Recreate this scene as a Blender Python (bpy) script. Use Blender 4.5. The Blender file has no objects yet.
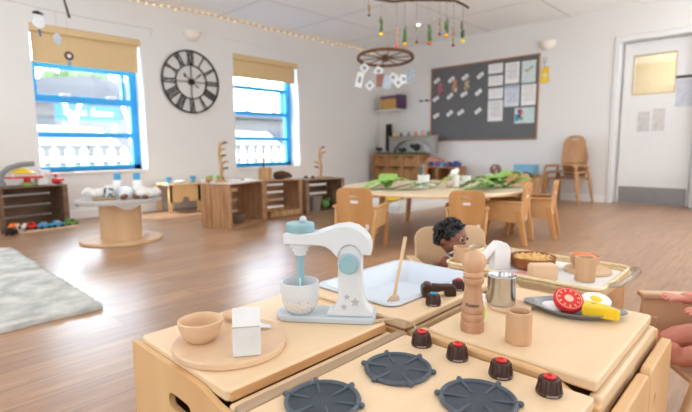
import bpy, bmesh, math, random
from mathutils import Vector, Matrix
random.seed(7)
C = bpy.context.scene.collection
PI = math.pi
R = math.radians

# ------------------------------------------------------------------ materials
def lin(c):
    return tuple(((v/255)/12.92 if v/255 <= .04045 else ((v/255+.055)/1.055)**2.4) for v in c) + (1,)
MATS = {}
def mat(name, rgb, rough=.6, metal=0, var=.08, scale=18, emit=0, spec=.4, bump=0, stretch=None, rgb2=None, contrast=(.3,.7)):
    """principled material with a soft noise variation between two colours"""
    if name in MATS: return MATS[name]
    m = bpy.data.materials.new(name); m.use_nodes = True
    nt = m.node_tree; b = nt.nodes['Principled BSDF']
    b.inputs['Roughness'].default_value = rough; b.inputs['Metallic'].default_value = metal
    b.inputs['Specular IOR Level'].default_value = spec
    c = lin(rgb); c2 = lin(rgb2) if rgb2 else tuple(v*(1-var*2) for v in c[:3])+(1,)
    tc = nt.nodes.new('ShaderNodeTexCoord'); mp = nt.nodes.new('ShaderNodeMapping')
    if stretch: mp.inputs['Scale'].default_value = stretch
    n = nt.nodes.new('ShaderNodeTexNoise'); n.inputs['Scale'].default_value = scale; n.inputs['Detail'].default_value = 4
    r = nt.nodes.new('ShaderNodeValToRGB')
    r.color_ramp.elements[0].color = c; r.color_ramp.elements[1].color = c2
    r.color_ramp.elements[0].position, r.color_ramp.elements[1].position = contrast
    L = nt.links.new
    L(tc.outputs['Object'], mp.inputs['Vector']); L(mp.outputs['Vector'], n.inputs['Vector'])
    L(n.outputs['Fac'], r.inputs['Fac']); L(r.outputs['Color'], b.inputs['Base Color'])
    if emit:
        L(r.outputs['Color'], b.inputs['Emission Color']); b.inputs['Emission Strength'].default_value = emit
    if bump:
        bp = nt.nodes.new('ShaderNodeBump'); bp.inputs['Strength'].default_value = bump; bp.inputs['Distance'].default_value = .01
        L(n.outputs['Fac'], bp.inputs['Height']); L(bp.outputs['Normal'], b.inputs['Normal'])
    MATS[name] = m; return m
def wood(name, a, b, axis='x', rough=.5, scale=6, fine=14, con=(.35,.7)):
    s = {'x':(.12,1,1),'y':(1,.12,1),'z':(1,1,.12)}[axis]
    s = tuple(v*fine/6 for v in s)
    return mat(name, a, rough, rgb2=b, scale=scale, stretch=s, contrast=con)
def floor_mat():
    m = bpy.data.materials.new('floor_planks'); m.use_nodes = True
    nt = m.node_tree; b = nt.nodes['Principled BSDF']; L = nt.links.new
    tc = nt.nodes.new('ShaderNodeTexCoord')
    br = nt.nodes.new('ShaderNodeTexBrick')
    br.inputs['Scale'].default_value = 1; br.inputs['Brick Width'].default_value = 1.2; br.inputs['Row Height'].default_value = .15
    br.inputs['Mortar Size'].default_value = .0022; br.inputs['Mortar Smooth'].default_value = .3; br.offset = .37
    br.inputs['Color1'].default_value = lin((172,134,102)); br.inputs['Color2'].default_value = lin((152,116,88)); br.inputs['Mortar'].default_value = lin((116,92,74))
    mp = nt.nodes.new('ShaderNodeMapping'); mp.inputs['Scale'].default_value = (1.2,14,1)
    n = nt.nodes.new('ShaderNodeTexNoise'); n.inputs['Scale'].default_value = 3.2; n.inputs['Detail'].default_value = 6; n.inputs['Distortion'].default_value = .6
    r = nt.nodes.new('ShaderNodeValToRGB'); r.color_ramp.elements[0].color = (.70,.68,.66,1); r.color_ramp.elements[1].color = (1.2,1.2,1.2,1)
    r.color_ramp.elements[0].position = .3; r.color_ramp.elements[1].position = .7
    mx = nt.nodes.new('ShaderNodeMix'); mx.data_type = 'RGBA'; mx.blend_type = 'MULTIPLY'; mx.inputs[0].default_value = .8
    L(tc.outputs['Object'], br.inputs['Vector']); L(tc.outputs['Object'], mp.inputs['Vector']); L(mp.outputs['Vector'], n.inputs['Vector'])
    L(n.outputs['Fac'], r.inputs['Fac']); L(br.outputs['Color'], mx.inputs[6]); L(r.outputs['Color'], mx.inputs[7])
    L(mx.outputs[2], b.inputs['Base Color'])
    b.inputs['Roughness'].default_value = .32; b.inputs['Specular IOR Level'].default_value = .7
    return m
def ceiling_mat():
    m = bpy.data.materials.new('ceiling_tiles'); m.use_nodes = True
    nt = m.node_tree; b = nt.nodes['Principled BSDF']; L = nt.links.new
    tc = nt.nodes.new('ShaderNodeTexCoord'); br = nt.nodes.new('ShaderNodeTexBrick')
    br.inputs['Scale'].default_value = 1; br.inputs['Brick Width'].default_value = 1.2; br.inputs['Row Height'].default_value = 1.2
    br.inputs['Mortar Size'].default_value = .014; br.inputs['Mortar Smooth'].default_value = .2; br.offset = 0
    br.inputs['Color1'].default_value = lin((250,249,247)); br.inputs['Color2'].default_value = lin((246,245,243)); br.inputs['Mortar'].default_value = lin((218,216,214))
    L(tc.outputs['Object'], br.inputs['Vector']); L(br.outputs['Color'], b.inputs['Base Color'])
    b.inputs['Roughness'].default_value = .9
    return m
def glass_mat(name='window_glass', tint=(.95,.98,1), gl=.06):
    if name in MATS: return MATS[name]
    m = bpy.data.materials.new(name); m.use_nodes = True
    nt = m.node_tree; nt.nodes.clear(); L = nt.links.new
    o = nt.nodes.new('ShaderNodeOutputMaterial'); t = nt.nodes.new('ShaderNodeBsdfTransparent'); g = nt.nodes.new('ShaderNodeBsdfGlossy')
    t.inputs['Color'].default_value = tint+(1,); g.inputs['Roughness'].default_value = .05
    mx = nt.nodes.new('ShaderNodeMixShader'); mx.inputs['Fac'].default_value = gl
    L(t.outputs[0], mx.inputs[1]); L(g.outputs[0], mx.inputs[2]); L(mx.outputs[0], o.inputs[0])
    MATS[name] = m; return m

# ------------------------------------------------------------------ mesh helper
class B:
    def __init__(s): s.bm = bmesh.new()
    def _place(s, vs, mtx):
        for v in vs: v.co = mtx @ v.co
    def box(s, x0,y0,z0,x1,y1,z1):
        vs = bmesh.ops.create_cube(s.bm, size=1)['verts']
        for v in vs:
            v.co = Vector(((x0+x1)/2+v.co.x*(x1-x0),(y0+y1)/2+v.co.y*(y1-y0),(z0+z1)/2+v.co.z*(z1-z0)))
        return s
    def obox(s, c, size, rz=0, rx=0, ry=0):
        vs = bmesh.ops.create_cube(s.bm, size=1)['verts']
        m = Matrix.Translation(c) @ Matrix.Rotation(rz,4,'Z') @ Matrix.Rotation(ry,4,'Y') @ Matrix.Rotation(rx,4,'X') @ Matrix.Diagonal((*size,1))
        s._place(vs, m); return s
    def cone(s, p0, p1, r0, r1=None, n=16, cap=True):
        r1 = r0 if r1 is None else r1
        p0 = Vector(p0); p1 = Vector(p1); d = p1-p0
        vs = bmesh.ops.create_cone(s.bm, cap_ends=cap, segments=n, radius1=r0, radius2=r1, depth=d.length)['verts']
        q = Vector((0,0,1)).rotation_difference(d).to_matrix().to_4x4()
        s._place(vs, Matrix.Translation((p0+p1)/2) @ q); return s
    def sph(s, c, r, sc=(1,1,1), u=14, v=10, rz=0, rx=0):
        vs = bmesh.ops.create_uvsphere(s.bm, u_segments=u, v_segments=v, radius=r)['verts']
        s._place(vs, Matrix.Translation(c) @ Matrix.Rotation(rz,4,'Z') @ Matrix.Rotation(rx,4,'X') @ Matrix.Diagonal((*sc,1))); return s
    def lathe(s, prof, c=(0,0,0), n=28, sx=1, sy=1):
        """closed surface of revolution through (r,z) points; r = 0 closes"""
        rows = []
        for r, z in prof:
            if r <= 1e-6: rows.append([s.bm.verts.new((c[0],c[1],c[2]+z))])
            else: rows.append([s.bm.verts.new((c[0]+sx*r*math.cos(2*PI*k/n), c[1]+sy*r*math.sin(2*PI*k/n), c[2]+z)) for k in range(n)])
        for a, b in zip(rows, rows[1:]):
            for k in range(n):
                k2 = (k+1) % n
                try:
                    if len(a) == 1 and len(b) == 1: continue
                    if len(a) == 1: s.bm.faces.new((a[0], b[k2], b[k]))
                    elif len(b) == 1: s.bm.faces.new((a[k], a[k2], b[0]))
                    else: s.bm.faces.new((a[k], a[k2], b[k2], b[k]))
                except ValueError: pass
        return s
    def prism(s, poly, a, b, ax='z', mtx=None):
        """polygon extruded along an axis; poly coords are the two other axes in order"""
        def P(u, v, w): return {'x':(w,u,v),'y':(u,w,v),'z':(u,v,w)}[ax]
        lo = [s.bm.verts.new(P(u,v,a)) for u,v in poly]; hi = [s.bm.verts.new(P(u,v,b)) for u,v in poly]
        n = len(poly)
        s.bm.faces.new(lo[::-1]); s.bm.faces.new(hi)
        for k in range(n): s.bm.faces.new((lo[k], lo[(k+1)%n], hi[(k+1)%n], hi[k]))
        if mtx: s._place(lo+hi, mtx)
        return s
    def holed(s, outer, hole, a, b, ax='y'):
        """plate with one hole; outer and hole have the same number of points, matched in angle"""
        def P(u, v, w): return {'x':(w,u,v),'y':(u,w,v),'z':(u,v,w)}[ax]
        n = len(outer)
        V = [[s.bm.verts.new(P(u,v,w)) for u,v in ring] for w in (a,b) for ring in (outer,hole)]
        for k in range(n):
            j = (k+1) % n
            s.bm.faces.new((V[0][k],V[0][j],V[1][j],V[1][k])); s.bm.faces.new((V[2][k],V[3][k],V[3][j],V[2][j]))
            s.bm.faces.new((V[0][k],V[2][k],V[2][j],V[0][j])); s.bm.faces.new((V[1][k],V[1][j],V[3][j],V[3][k]))
        return s
    def torus(s, c, Rr, r, n=40, k=8, sz=1, mtx=None):
        vs = []
        for i in range(n):
            a = 2*PI*i/n
            vs.append([s.bm.verts.new(((Rr+r*math.cos(2*PI*j/k))*math.cos(a), (Rr+r*math.cos(2*PI*j/k))*math.sin(a), sz*r*math.sin(2*PI*j/k))) for j in range(k)])
        for i in range(n):
            for j in range(k):
                s.bm.faces.new((vs[i][j], vs[(i+1)%n][j], vs[(i+1)%n][(j+1)%k], vs[i][(j+1)%k]))
        m = Matrix.Translation(c) @ (mtx or Matrix.Identity(4))
        for row in vs: s._place(row, m)
        return s
    def tube(s, pts, r, n=8):
        pts = [Vector(p) for p in pts]; rs = r if isinstance(r, (list,tuple)) else [r]*len(pts)
        rings = []
        for i, p in enumerate(pts):
            d = (pts[min(i+1,len(pts)-1)]-pts[max(i-1,0)]).normalized()
            q = Vector((0,0,1)).rotation_difference(d)
            rings.append([s.bm.verts.new(p + q @ Vector((rs[i]*math.cos(2*PI*k/n), rs[i]*math.sin(2*PI*k/n), 0))) for k in range(n)])
        # keep ring alignment
        for a, b in zip(rings, rings[1:]):
            off = min(range(n), key=lambda o: sum((a[k].co-b[(k+o)%n].co).length for k in range(n)))
            b[:] = b[off:]+b[:off]
            for k in range(n): s.bm.faces.new((a[k], a[(k+1)%n], b[(k+1)%n], b[k]))
        s.bm.faces.new(rings[0][::-1]); s.bm.faces.new(rings[-1]); return s
    def limb(s, pts, n=12):
        """tapering chain of balls and cones: [(point, radius), ...]"""
        for (p, r) in pts: s.sph(p, r, u=n, v=8)
        for (p, r), (q, t) in zip(pts, pts[1:]): s.cone(p, q, r, t, n)
        return s
    def quad(s, pts):
        s.bm.faces.new([s.bm.verts.new(p) for p in pts]); return s
    def rot(s, mtx):
        s._place(s.bm.verts, mtx); return s
    def done(s, name, m, parent=None, bevel=0, seg=2, ang=35, smooth=True, sub=0):
        bmesh.ops.recalc_face_normals(s.bm, faces=s.bm.faces)
        me = bpy.data.meshes.new(name); s.bm.to_mesh(me); s.bm.free()
        me.materials.append(m)
        if smooth:
            for p in me.polygons: p.use_smooth = True
            me.set_sharp_from_angle(angle=R(ang))
        o = bpy.data.objects.new(name, me); C.objects.link(o)
        if parent: o.parent = parent
        if bevel:
            md = o.modifiers.new('edge', 'BEVEL'); md.width = bevel; md.segments = seg; md.limit_method = 'ANGLE'; md.angle_limit = R(40)
        if sub:
            md = o.modifiers.new('soft', 'SUBSURF'); md.levels = sub; md.render_levels = sub
        return o
def thing(name, label, cat, loc=(0,0,0), rz=0, group=None):
    o = bpy.data.objects.new(name, None); C.objects.link(o); o.empty_display_size = .05
    o.location = loc; o.rotation_euler = (0,0,rz); o['label'] = label; o['category'] = cat
    if group: o['group'] = group
    return o
def tag(o, label, cat, group=None, loc=None, rz=None):
    o['label'] = label; o['category'] = cat
    if group: o['group'] = group
    if loc is not None: o.location = loc
    if rz is not None: o.rotation_euler = (0,0,rz)
    return o
def struct(o): o['kind'] = 'structure'; return o
def dup(root, loc, rz=0, label=None, group=None):
    r = root.copy(); C.objects.link(r); r.location = loc; r.rotation_euler = (0,0,rz)
    if label: r['label'] = label
    if group: r['group'] = group
    for ch in list(root.children):
        c = ch.copy(); C.objects.link(c); c.parent = r
        for g in list(ch.children):
            d = g.copy(); C.objects.link(d); d.parent = c
    return r
def rrect(x0,y0,x1,y1,r,n=5):
    """rounded rectangle outline; r one radius or four (bl, br, tr, tl)"""
    rs = r if isinstance(r,(list,tuple)) else (r,)*4
    out = []
    for (cx,cy,a0),q in zip(((x0,y0,PI),(x1,y0,1.5*PI),(x1,y1,0),(x0,y1,.5*PI)), rs):
        ox = cx+(q if cx==x0 else -q); oy = cy+(q if cy==y0 else -q)
        for k in range(n+1):
            a = a0+.5*PI*k/n; out.append((ox+q*math.cos(a), oy+q*math.sin(a)))
    return out
def text(name, body, size, m, parent=None, loc=(0,0,0), rot=(0,0,0), ext=.0004):
    cu = bpy.data.curves.new(name, 'FONT'); cu.body = body; cu.size = size; cu.extrude = ext; cu.align_x = 'CENTER'; cu.align_y = 'CENTER'
    cu.materials.append(m); tmp = bpy.data.objects.new(name+'_curve', cu); C.objects.link(tmp)
    dg = bpy.context.evaluated_depsgraph_get(); dg.update()
    me = bpy.data.meshes.new_from_object(tmp.evaluated_get(dg)); bpy.data.objects.remove(tmp)
    o = bpy.data.objects.new(name, me); C.objects.link(o)
    if not me.materials: me.materials.append(m)
    if parent: o.parent = parent
    o.location = loc; o.rotation_euler = rot; return o

# ------------------------------------------------------------------ palette
WHITE = mat('white_paint', (236,233,229), .55, var=.015, scale=3)
WALL = mat('wall_paint', (228,226,224), .85, var=.012, scale=1.5)
TRIM = mat('trim_paint', (238,236,233), .4, var=.01)
BLUE = mat('blue_frame_paint', (44,164,230), .4, var=.04)
REVEAL = mat('reveal_paint', (240,240,240), .7, var=.01)
BLIND = mat('blind_fabric', (222,194,148), .9, var=.04, scale=120)
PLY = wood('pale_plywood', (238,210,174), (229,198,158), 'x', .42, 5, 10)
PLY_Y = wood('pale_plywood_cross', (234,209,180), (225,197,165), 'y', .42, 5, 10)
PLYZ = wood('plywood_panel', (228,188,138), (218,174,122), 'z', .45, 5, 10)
EDGE = wood('plywood_edge', (208,160,112), (190,140,92), 'x', .5, 8, 30)
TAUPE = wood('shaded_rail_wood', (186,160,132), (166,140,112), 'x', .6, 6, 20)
BEECH = wood('toy_beech', (212,174,138), (196,154,116), 'z', .5, 9, 16)
BEECHX = wood('toy_beech_flat', (228,196,162), (216,180,144), 'x', .5, 9, 16)
GRINDER = wood('grinder_wood', (196,152,118), (174,126,92), 'z', .4, 10, 18)
CHAIR = wood('chair_ply', (208,158,104), (194,140,86), 'z', .4, 6, 12)
CHAIRB = wood('chair_ply_pale', (214,172,124), (202,156,106), 'z', .4, 6, 12)
DCHAIR = wood('doll_chair_ply', (226,194,158), (214,180,142), 'z', .45, 6, 12)
STACK = wood('stack_chair_ply', (190,144,102), (170,124,84), 'z', .45, 6, 12)
CRATE = wood('crate_pine', (184,142,106), (146,108,78), 'x', .8, 5, 26)
CRATEZ = wood('crate_pine_upright', (194,150,110), (156,114,80), 'z', .8, 5, 26)
CRATED = wood('crate_dark', (132,104,82), (100,76,58), 'x', .8, 5, 26)
CRATEG = wood('crate_grey', (150,122,98), (112,88,68), 'x', .85, 5, 26)
SPOOL = wood('spool_ply', (214,180,142), (198,160,122), 'z', .6, 4, 10)
SHELFW = wood('shelf_wood', (190,142,98), (166,118,78), 'z', .5, 5, 12)
DRAW = wood('drawer_ply', (176,126,76), (150,104,60), 'x', .55, 5, 12)
BARK = mat('bark', (96,66,46), .9, rgb2=(58,38,26), scale=30, bump=.4)
TWIG = wood('twig_wood', (196,158,112), (150,108,70), 'z', .7, 8, 20)
SLATE = mat('burner_slate', (62,72,82), .5, var=.12, scale=60)
SLATEH = mat('burner_ring', (84,94,104), .42, var=.1, scale=60)
KNOB = mat('knob_brown', (72,46,38), .35, var=.12, scale=40)
RED = mat('red_paint', (224,52,48), .4, var=.05)
SKY = mat('sky_blue_paint', (150,190,200), .45, var=.04)
MIXW = mat('mixer_white', (222,226,230), .4, var=.012)
MIXG = mat('mixer_grey', (196,206,213), .45, var=.02)
STAR = mat('star_grey', (186,188,192), .5, var=.04)
STEEL = mat('brushed_steel', (205,205,205), .22, 1, var=.05, scale=8, stretch=(1,1,.1))
TIN = mat('grey_tin', (150,154,158), .4, .6, var=.08, scale=30)
ENAMEL = mat('sink_enamel', (216,226,238), .25, var=.01)
PAPER = mat('paper_white', (240,240,240), .8, var=.015)
BOARD = mat('blackboard', (106,107,109), .8, var=.03, scale=6)
BFRAME = wood('board_frame', (164,122,92), (140,100,72), 'x', .6)
BLACK = mat('black_metal', (34,32,32), .5, .3, var=.1)
DARK = mat('dark_grey', (66,64,64), .6, var=.1)
GREY = mat('grey_plastic', (136,136,138), .6, var=.05)
KICK = mat('kick_plate', (150,150,152), .4, .5, var=.04)
DOORP = mat('door_paint', (226,226,226), .5, var=.012)
YELLOW = mat('yellow_paint', (246,206,40), .45, var=.04)
ORANGE = mat('orange_paint', (242,128,52), .5, var=.08)
GREEN = mat('leaf_green', (156,194,98), .6, rgb2=(118,164,72), scale=22)
GREEND = mat('leaf_dark', (116,156,80), .6, rgb2=(84,126,62), scale=22)
BLUEP = mat('bright_blue', (70,160,205), .4, var=.05)
CREAM = mat('cream_shelf_wall', (236,222,190), .8, var=.02)
FLUFF = mat('white_wool', (232,230,226), .95, rgb2=(206,203,198), scale=40, bump=.6)
GOLD = mat('tray_rim', (240,224,188), .4, .05, rgb2=(224,198,150), scale=60)
BOWLB = wood('brown_bowl', (160,98,54), (128,72,36), 'x', .35)
TABLEW = wood('table_top', (216,200,172), (204,186,156), 'x', .4)
CORDM = mat('cord', (120,104,92), .8)
PINK = mat('pink_paper', (232,170,172), .7)

# ================================================================== the room
H = 2.60; XW = 7.12; YW = 5.87
XR, YR = -2.6, -2.6
fl = struct(B().box(XR-.3,YR-.3,-.12,XW+.16,YW+.32,0).done('floor', floor_mat(), smooth=False))
ce = struct(B().box(XR-.3,YR-.3,H,XW+.3,YW+.32,H+.1).done('ceiling', ceiling_mat(), smooth=False))
W1 = (1.345,2.515,.54,2.125); W2 = (3.815,5.035,.51,2.15); WT = .30
w = B()
xs = [XR-.3, W1[0], W1[1], W2[0], W2[1], XW+.3]
for a, b in ((xs[0],xs[1]),(xs[2],xs[3]),(xs[4],xs[5])): w.box(a,YW,0,b,YW+WT,H)
for (a,b,z0,z1) in (W1,W2): w.box(a,YW,0,b,YW+WT,z0); w.box(a,YW,z1,b,YW+WT,H)
struct(w.done('wall_left', WALL, smooth=False))
D0, D1, DZ = .90, 1.70, 2.13     # door leaf
w = B(); w.box(XW,YR-.3,0,XW+.16,D0-.03,H); w.box(XW,D1+.04,0,XW+.16,YW,H); w.box(XW,D0-.03,DZ+.02,XW+.16,D1+.04,H); w.box(XW+.146,D0-.03,0,XW+.17,D0+.012,DZ+.02); w.box(XW+.146,D1-.012,0,XW+.17,D1+.04,DZ+.02); w.box(XW+.146,D0,DZ-.012,XW+.17,D1,DZ+.03)
struct(w.done('wall_right', WALL, smooth=False))
struct(B().box(XR-.3,YR-.3,0,XR,YW,H).done('wall_rear', WALL, smooth=False))
struct(B().box(XR,YR-.3,0,XW,YR,H).done('wall_side', WALL, smooth=False))
struct(B().box(XR,YW-.016,0,XW,YW,.10).done('baseboard_left', TRIM, bevel=.004))
struct(B().box(XW-.016,D1+.11,0,XW,YW-.016,.10).done('baseboard_right', TRIM, bevel=.004))
# windows
def window(n, w, rails, stileL=.05, stileR=.06):
    x0,x1,z0,z1 = w
    y = YW+.21
    f = B()
    f.box(x0,y,z0+.0,x0+stileL,y+.07,z1); f.box(x1-stileR,y,z0,x1,y+.07,z1)
    f.box(x0,y,z0,x1,y+.07,z0+.06); f.box(x0,y,z1-.06,x1,y+.07,z1)
    for a, b in rails: f.box(x0+stileL,y-.01,a,x1-stileR,y+.06,b)
    fr = struct(f.done('window_%d'%n, BLUE, bevel=.005))
    # the top light hangs open a little on its own sash stiles
    s = B()
    for xx in (x0+stileL, x1-stileR-.10): s.box(xx,y-.02,rails[1][1],xx+.035,y+.05,rails[0][0])
    s.done('sash_frame', BLUE, fr)
    zs = [z0+.06]+[v for r in reversed(rails) for v in r]+[z1-.06]
    for k in range(0,len(zs),2):
        B().box(x0+stileL,y+.028,zs[k],x1-stileR,y+.032,zs[k+1]).done('pane', glass_mat(), fr)
    for k in range(2):
        B().box(x0+.3+k*.5,y-.035,rails[1][1]-.01,x0+.40+k*.5,y-.01,rails[1][1]+.018).done('latch', PAPER, fr, bevel=.004)
    B().box(x0-.0,YW-.03,z0-.022,x1+.0,YW+.22,z0).done('window_sill', REVEAL, fr, bevel=.004)
    r = B(); r.box(x0-.0005,YW+.001,z0,x0+.004,y,z1); r.box(x1-.004,YW+.001,z0,x1+.0005,y,z1); r.box(x0,YW+.001,z1-.004,x1,y,z1+.0005)
    r.done('reveal', REVEAL, fr)
    return fr
window(1, W1, [(1.70,1.77),(1.325,1.405),(.93,.99)], .04, .09)
window(2, W2, [(1.68,1.74),(1.30,1.36),(.915,.965)], .04, .10)
def blind(w, zb, label, x1):
    x0,_,z0,z1 = w
    t = thing('roller_blind', label, 'blind', ((x0+x1)/2, YW+.05, zb))
    hw = (x1-x0)/2
    B().box(-hw+.02,-.004,.0,hw-.03,.002,z1-zb-.05).done('blind_fabric', BLIND, t)
    B().box(-hw,-.05,z1-zb-.085,hw-.0,.02,z1-zb-.004).done('blind_cassette', BLIND, t, bevel=.012)
    B().box(-hw+.02,-.012,-.012,hw-.03,.008,.012).done('bottom_bar', BLIND, t, bevel=.004)
    B().tube([(hw-.012,-.03,z1-zb-.09),(hw-.012,-.03,-.35)],.004,6).done('pull_chain', PAPER, t)
    return t
blind(W1, 1.735, 'tan roller blind, the larger lowered one beside the wall clock and hanging ornaments', W1[1])
blind(W2, 1.832, 'tan roller blind over the smaller window nearer the chalkboard corner', W2[1]-.0)
# door
leaf = B(); lx = XW+.10
pv = (1.13,1.585,1.465,1.955)    # vision panel y0,y1,z0,z1
for (a,b,c,d) in ((D0,pv[0],.005,DZ),(pv[1],D1,.005,DZ),(pv[0],pv[1],.005,pv[2]),(pv[0],pv[1],pv[3],DZ)): leaf.box(lx,a,c,lx+.045,b,d)
door = struct(leaf.done('door_1', DOORP, smooth=False))
B().box(lx-.004,D0+.015,.01,lx,D1-.02,.235).done('kick_plate', KICK, door)
B().box(lx+.02,pv[0],pv[2],lx+.024,pv[1],pv[3]).done('vision_pane', glass_mat(), door)
f = B()
for (a,b,c,d) in ((pv[0]-.012,pv[0],pv[2]-.012,pv[3]+.012),(pv[1],pv[1]+.012,pv[2]-.012,pv[3]+.012),(pv[0],pv[1],pv[2]-.012,pv[2]),(pv[0],pv[1],pv[3],pv[3]+.012)): f.box(lx-.006,a,c,lx+.001,b,d)
f.done('vision_frame', mat('pine_bead',(206,178,130),.5), door)
f = B(); f.box(XW-.02,D1+.035,0,XW+.16,D1+.10,DZ+.09); f.box(XW-.02,D0-.10,0,XW+.16,D0-.028,DZ+.09); f.box(XW-.02,D0-.028,DZ+.018,XW+.16,D1+.035,DZ+.09)
struct(f.done('trim_1', DOORP, bevel=.006))
# the little room seen through the door's pane
k = B(); k.box(XW+.16,-.3,-.12,9.0,2.9,0); k.box(9.0,-.3,0,9.1,2.9,H); k.box(XW+.16,2.9,0,9.1,3.0,H); k.box(XW+.16,-.4,0,9.1,-.3,H); k.box(XW+.16,-.4,H,9.1,3.0,H+.1)
struct(k.done('wall_corridor', CREAM, smooth=False))
sh = thing('kitchen_shelf', 'white wall shelf glimpsed through the door pane', 'shelf', (8.87,1.0,1.72))
B().box(-.12,-.45,0,.13,.40,.025).done('shelf_board', PAPER, sh); B().box(.09,-.3,-.14,.13,-.27,0).done('bracket', PAPER, sh); B().box(.09,.25,-.14,.13,.28,0).done('bracket', PAPER, sh)
for i,(yy,m,s) in enumerate(((.85,'grey_tub',.1),(1.05,'brown_tub',.12))):
    tag(B().lathe([(0,0),(s*.5,0),(s*.6,s*1.1),(s*.55,s*1.1),(s*.45,.01),(0,.01)]).done('storage_tub', mat(m,((170,160,150),(150,110,80))[i],.6)), ('grey storage tub on the shelf behind the door pane','brown storage tub on the shelf behind the door pane')[i], 'tub', loc=(8.85,yy,1.746))

# ================================================================== lights and camera
def area(name, loc, rot, sx, sy, e, col=(1,1,1)):
    l = bpy.data.lights.new(name,'AREA'); l.shape='RECTANGLE'; l.size=sx; l.size_y=sy; l.energy=e; l.color=col
    o = bpy.data.objects.new(name,l); C.objects.link(o); o.location=loc; o.rotation_euler=rot; return o
CW = (.90,.96,1)
area('added_side_fill', (3.0,YR+.25,1.2), (R(-118),0,R(180)), 7.5, 1.6, 95, CW)  # fill panel added before the closed side wall, no window behind it
area('added_rear_fill', (XR+.25,1.6,1.2), (0,R(-118),0), 1.6, 6.5, 75, CW)  # fill panel added at the solid rear wall for even frontal light
area('added_overhead_fill', (1.3,3.7,2.58), (0,0,0), 1.2, 1.2, 16, CW)  # this and the next three: unseen overhead fill added to lift the room
area('added_overhead_fill', (3.0,2.3,2.58), (0,0,0), 1.2, 1.2, 14, CW)
area('added_overhead_fill', (4.3,.6,2.58), (0,0,0), 1.2, 1.2, 16, CW)
area('added_overhead_fill', (.2,.6,2.58), (0,0,0), 1.2, 1.2, 5, CW)
area('added_upward_fill', (5.2,-1.3,.9), (R(180),0,0), 2.0, 1.0, 115, CW)  # unseen upward fill, added to brighten the ceiling
area('added_upward_fill', (-1.2,4.0,.9), (R(180),0,0), 1.0, 1.6, 40, CW)  # second added upward fill, out of view at the window end
area('corridor_light', (8.1,1.2,2.5), (0,0,0), .8, .8, 27, (1,.93,.80))
sun = bpy.data.lights.new('sun','SUN'); sun.energy = 16.0; sun.angle = R(.6); sun.color = (1,.95,.86)
so = bpy.data.objects.new('sun', sun); C.objects.link(so)
sd = Vector((.36,-.42,-.86)); so.rotation_euler = sd.to_track_quat('-Z','Y').to_euler()
wd = bpy.data.worlds.new('sky'); bpy.context.scene.world = wd; wd.use_nodes = True
nt = wd.node_tree; bg = nt.nodes['Background']; bg.inputs['Strength'].default_value = 15.0; bg.inputs['Color'].default_value = (.80,.90,1,1)
cam = bpy.data.cameras.new('camera'); co = bpy.data.objects.new('camera', cam); C.objects.link(co)
bpy.context.scene.camera = co
yaw, pit, roll = R(43.73772), R(7.11877), R(.44356)
fw = Vector((math.cos(yaw)*math.cos(pit), math.sin(yaw)*math.cos(pit), -math.sin(pit)))
rt = Vector((math.sin(yaw), -math.cos(yaw), 0)); dn = fw.cross(rt)
r2 = rt*math.cos(roll)+dn*math.sin(roll); d2 = -rt*math.sin(roll)+dn*math.cos(roll)
co.matrix_world = Matrix(((r2.x,-d2.x,-fw.x,0),(r2.y,-d2.y,-fw.y,0),(r2.z,-d2.z,-fw.z,.78),(0,0,0,1)))
cam.sensor_fit = 'HORIZONTAL'; cam.sensor_width = 36; cam.lens = 36*461.917/692; cam.clip_start = .05
cam.dof.use_dof = True; cam.dof.focus_distance = 1.0; cam.dof.aperture_fstop = 3.6
vs = bpy.context.scene.view_settings; vs.view_transform = 'Standard'; vs.exposure = 0.01; vs.gamma = 1.0
bpy.context.scene.cycles.max_bounces = 8; bpy.context.scene.cycles.diffuse_bounces = 5
bpy.context.scene.cycles.use_denoising = True
bpy.context.scene.cycles.sample_clamp_indirect = 8

# ================================================================== play kitchen (the nearest group, tops 38 cm high)
TOP = .38
def end_profile(y0, y1, ztop, drop=.032):
    """end panel outline in (y,z): level along the top, then an S-curve down toward the front edge y0"""
    pts = [(y1,0),(y1,ztop+.004)]
    pts += [(y1-.018,ztop+.004),(y1-.024,ztop-.004)]
    ys = y0+.078
    pts.append((ys+.03,ztop-.004))
    for k in range(1,9):
        t = k/8; pts.append((ys+.03-(ys+.03-y0-.02)*t, ztop-.004-drop*(3*t*t-2*t**3)))
    pts += [(y0,ztop-.004-drop),(y0,0)]
    return pts[::-1]
def cabinet(name, label, cat, x0, x1, y0, y1, ztop, doors=True, board=True):
    """low plywood play unit; front faces -y"""
    t = thing(name, label, cat, (x0,y0,0))
    L, D = x1-x0, y1-y0
    for xx in (0, L-.02):
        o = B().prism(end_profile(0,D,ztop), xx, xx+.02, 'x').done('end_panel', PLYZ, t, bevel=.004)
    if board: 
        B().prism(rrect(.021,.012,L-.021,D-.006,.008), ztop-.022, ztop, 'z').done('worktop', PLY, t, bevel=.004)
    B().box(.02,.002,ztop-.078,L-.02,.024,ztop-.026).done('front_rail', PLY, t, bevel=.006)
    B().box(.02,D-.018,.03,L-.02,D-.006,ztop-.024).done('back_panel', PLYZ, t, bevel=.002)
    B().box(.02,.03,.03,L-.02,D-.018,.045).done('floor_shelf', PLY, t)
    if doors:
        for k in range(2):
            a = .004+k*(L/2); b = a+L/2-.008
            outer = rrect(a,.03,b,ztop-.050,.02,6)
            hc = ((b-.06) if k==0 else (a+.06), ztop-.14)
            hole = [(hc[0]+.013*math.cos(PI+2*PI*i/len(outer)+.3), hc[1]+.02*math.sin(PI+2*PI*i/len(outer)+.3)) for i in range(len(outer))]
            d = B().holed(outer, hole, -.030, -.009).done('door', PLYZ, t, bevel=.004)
            B().cone((b+.001 if k==0 else a-.001,-.008,ztop-.10),(b+.001 if k==0 else a-.001,-.008,ztop-.07),.003,n=8).done('hinge_pin', STEEL, d)
    return t
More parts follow.
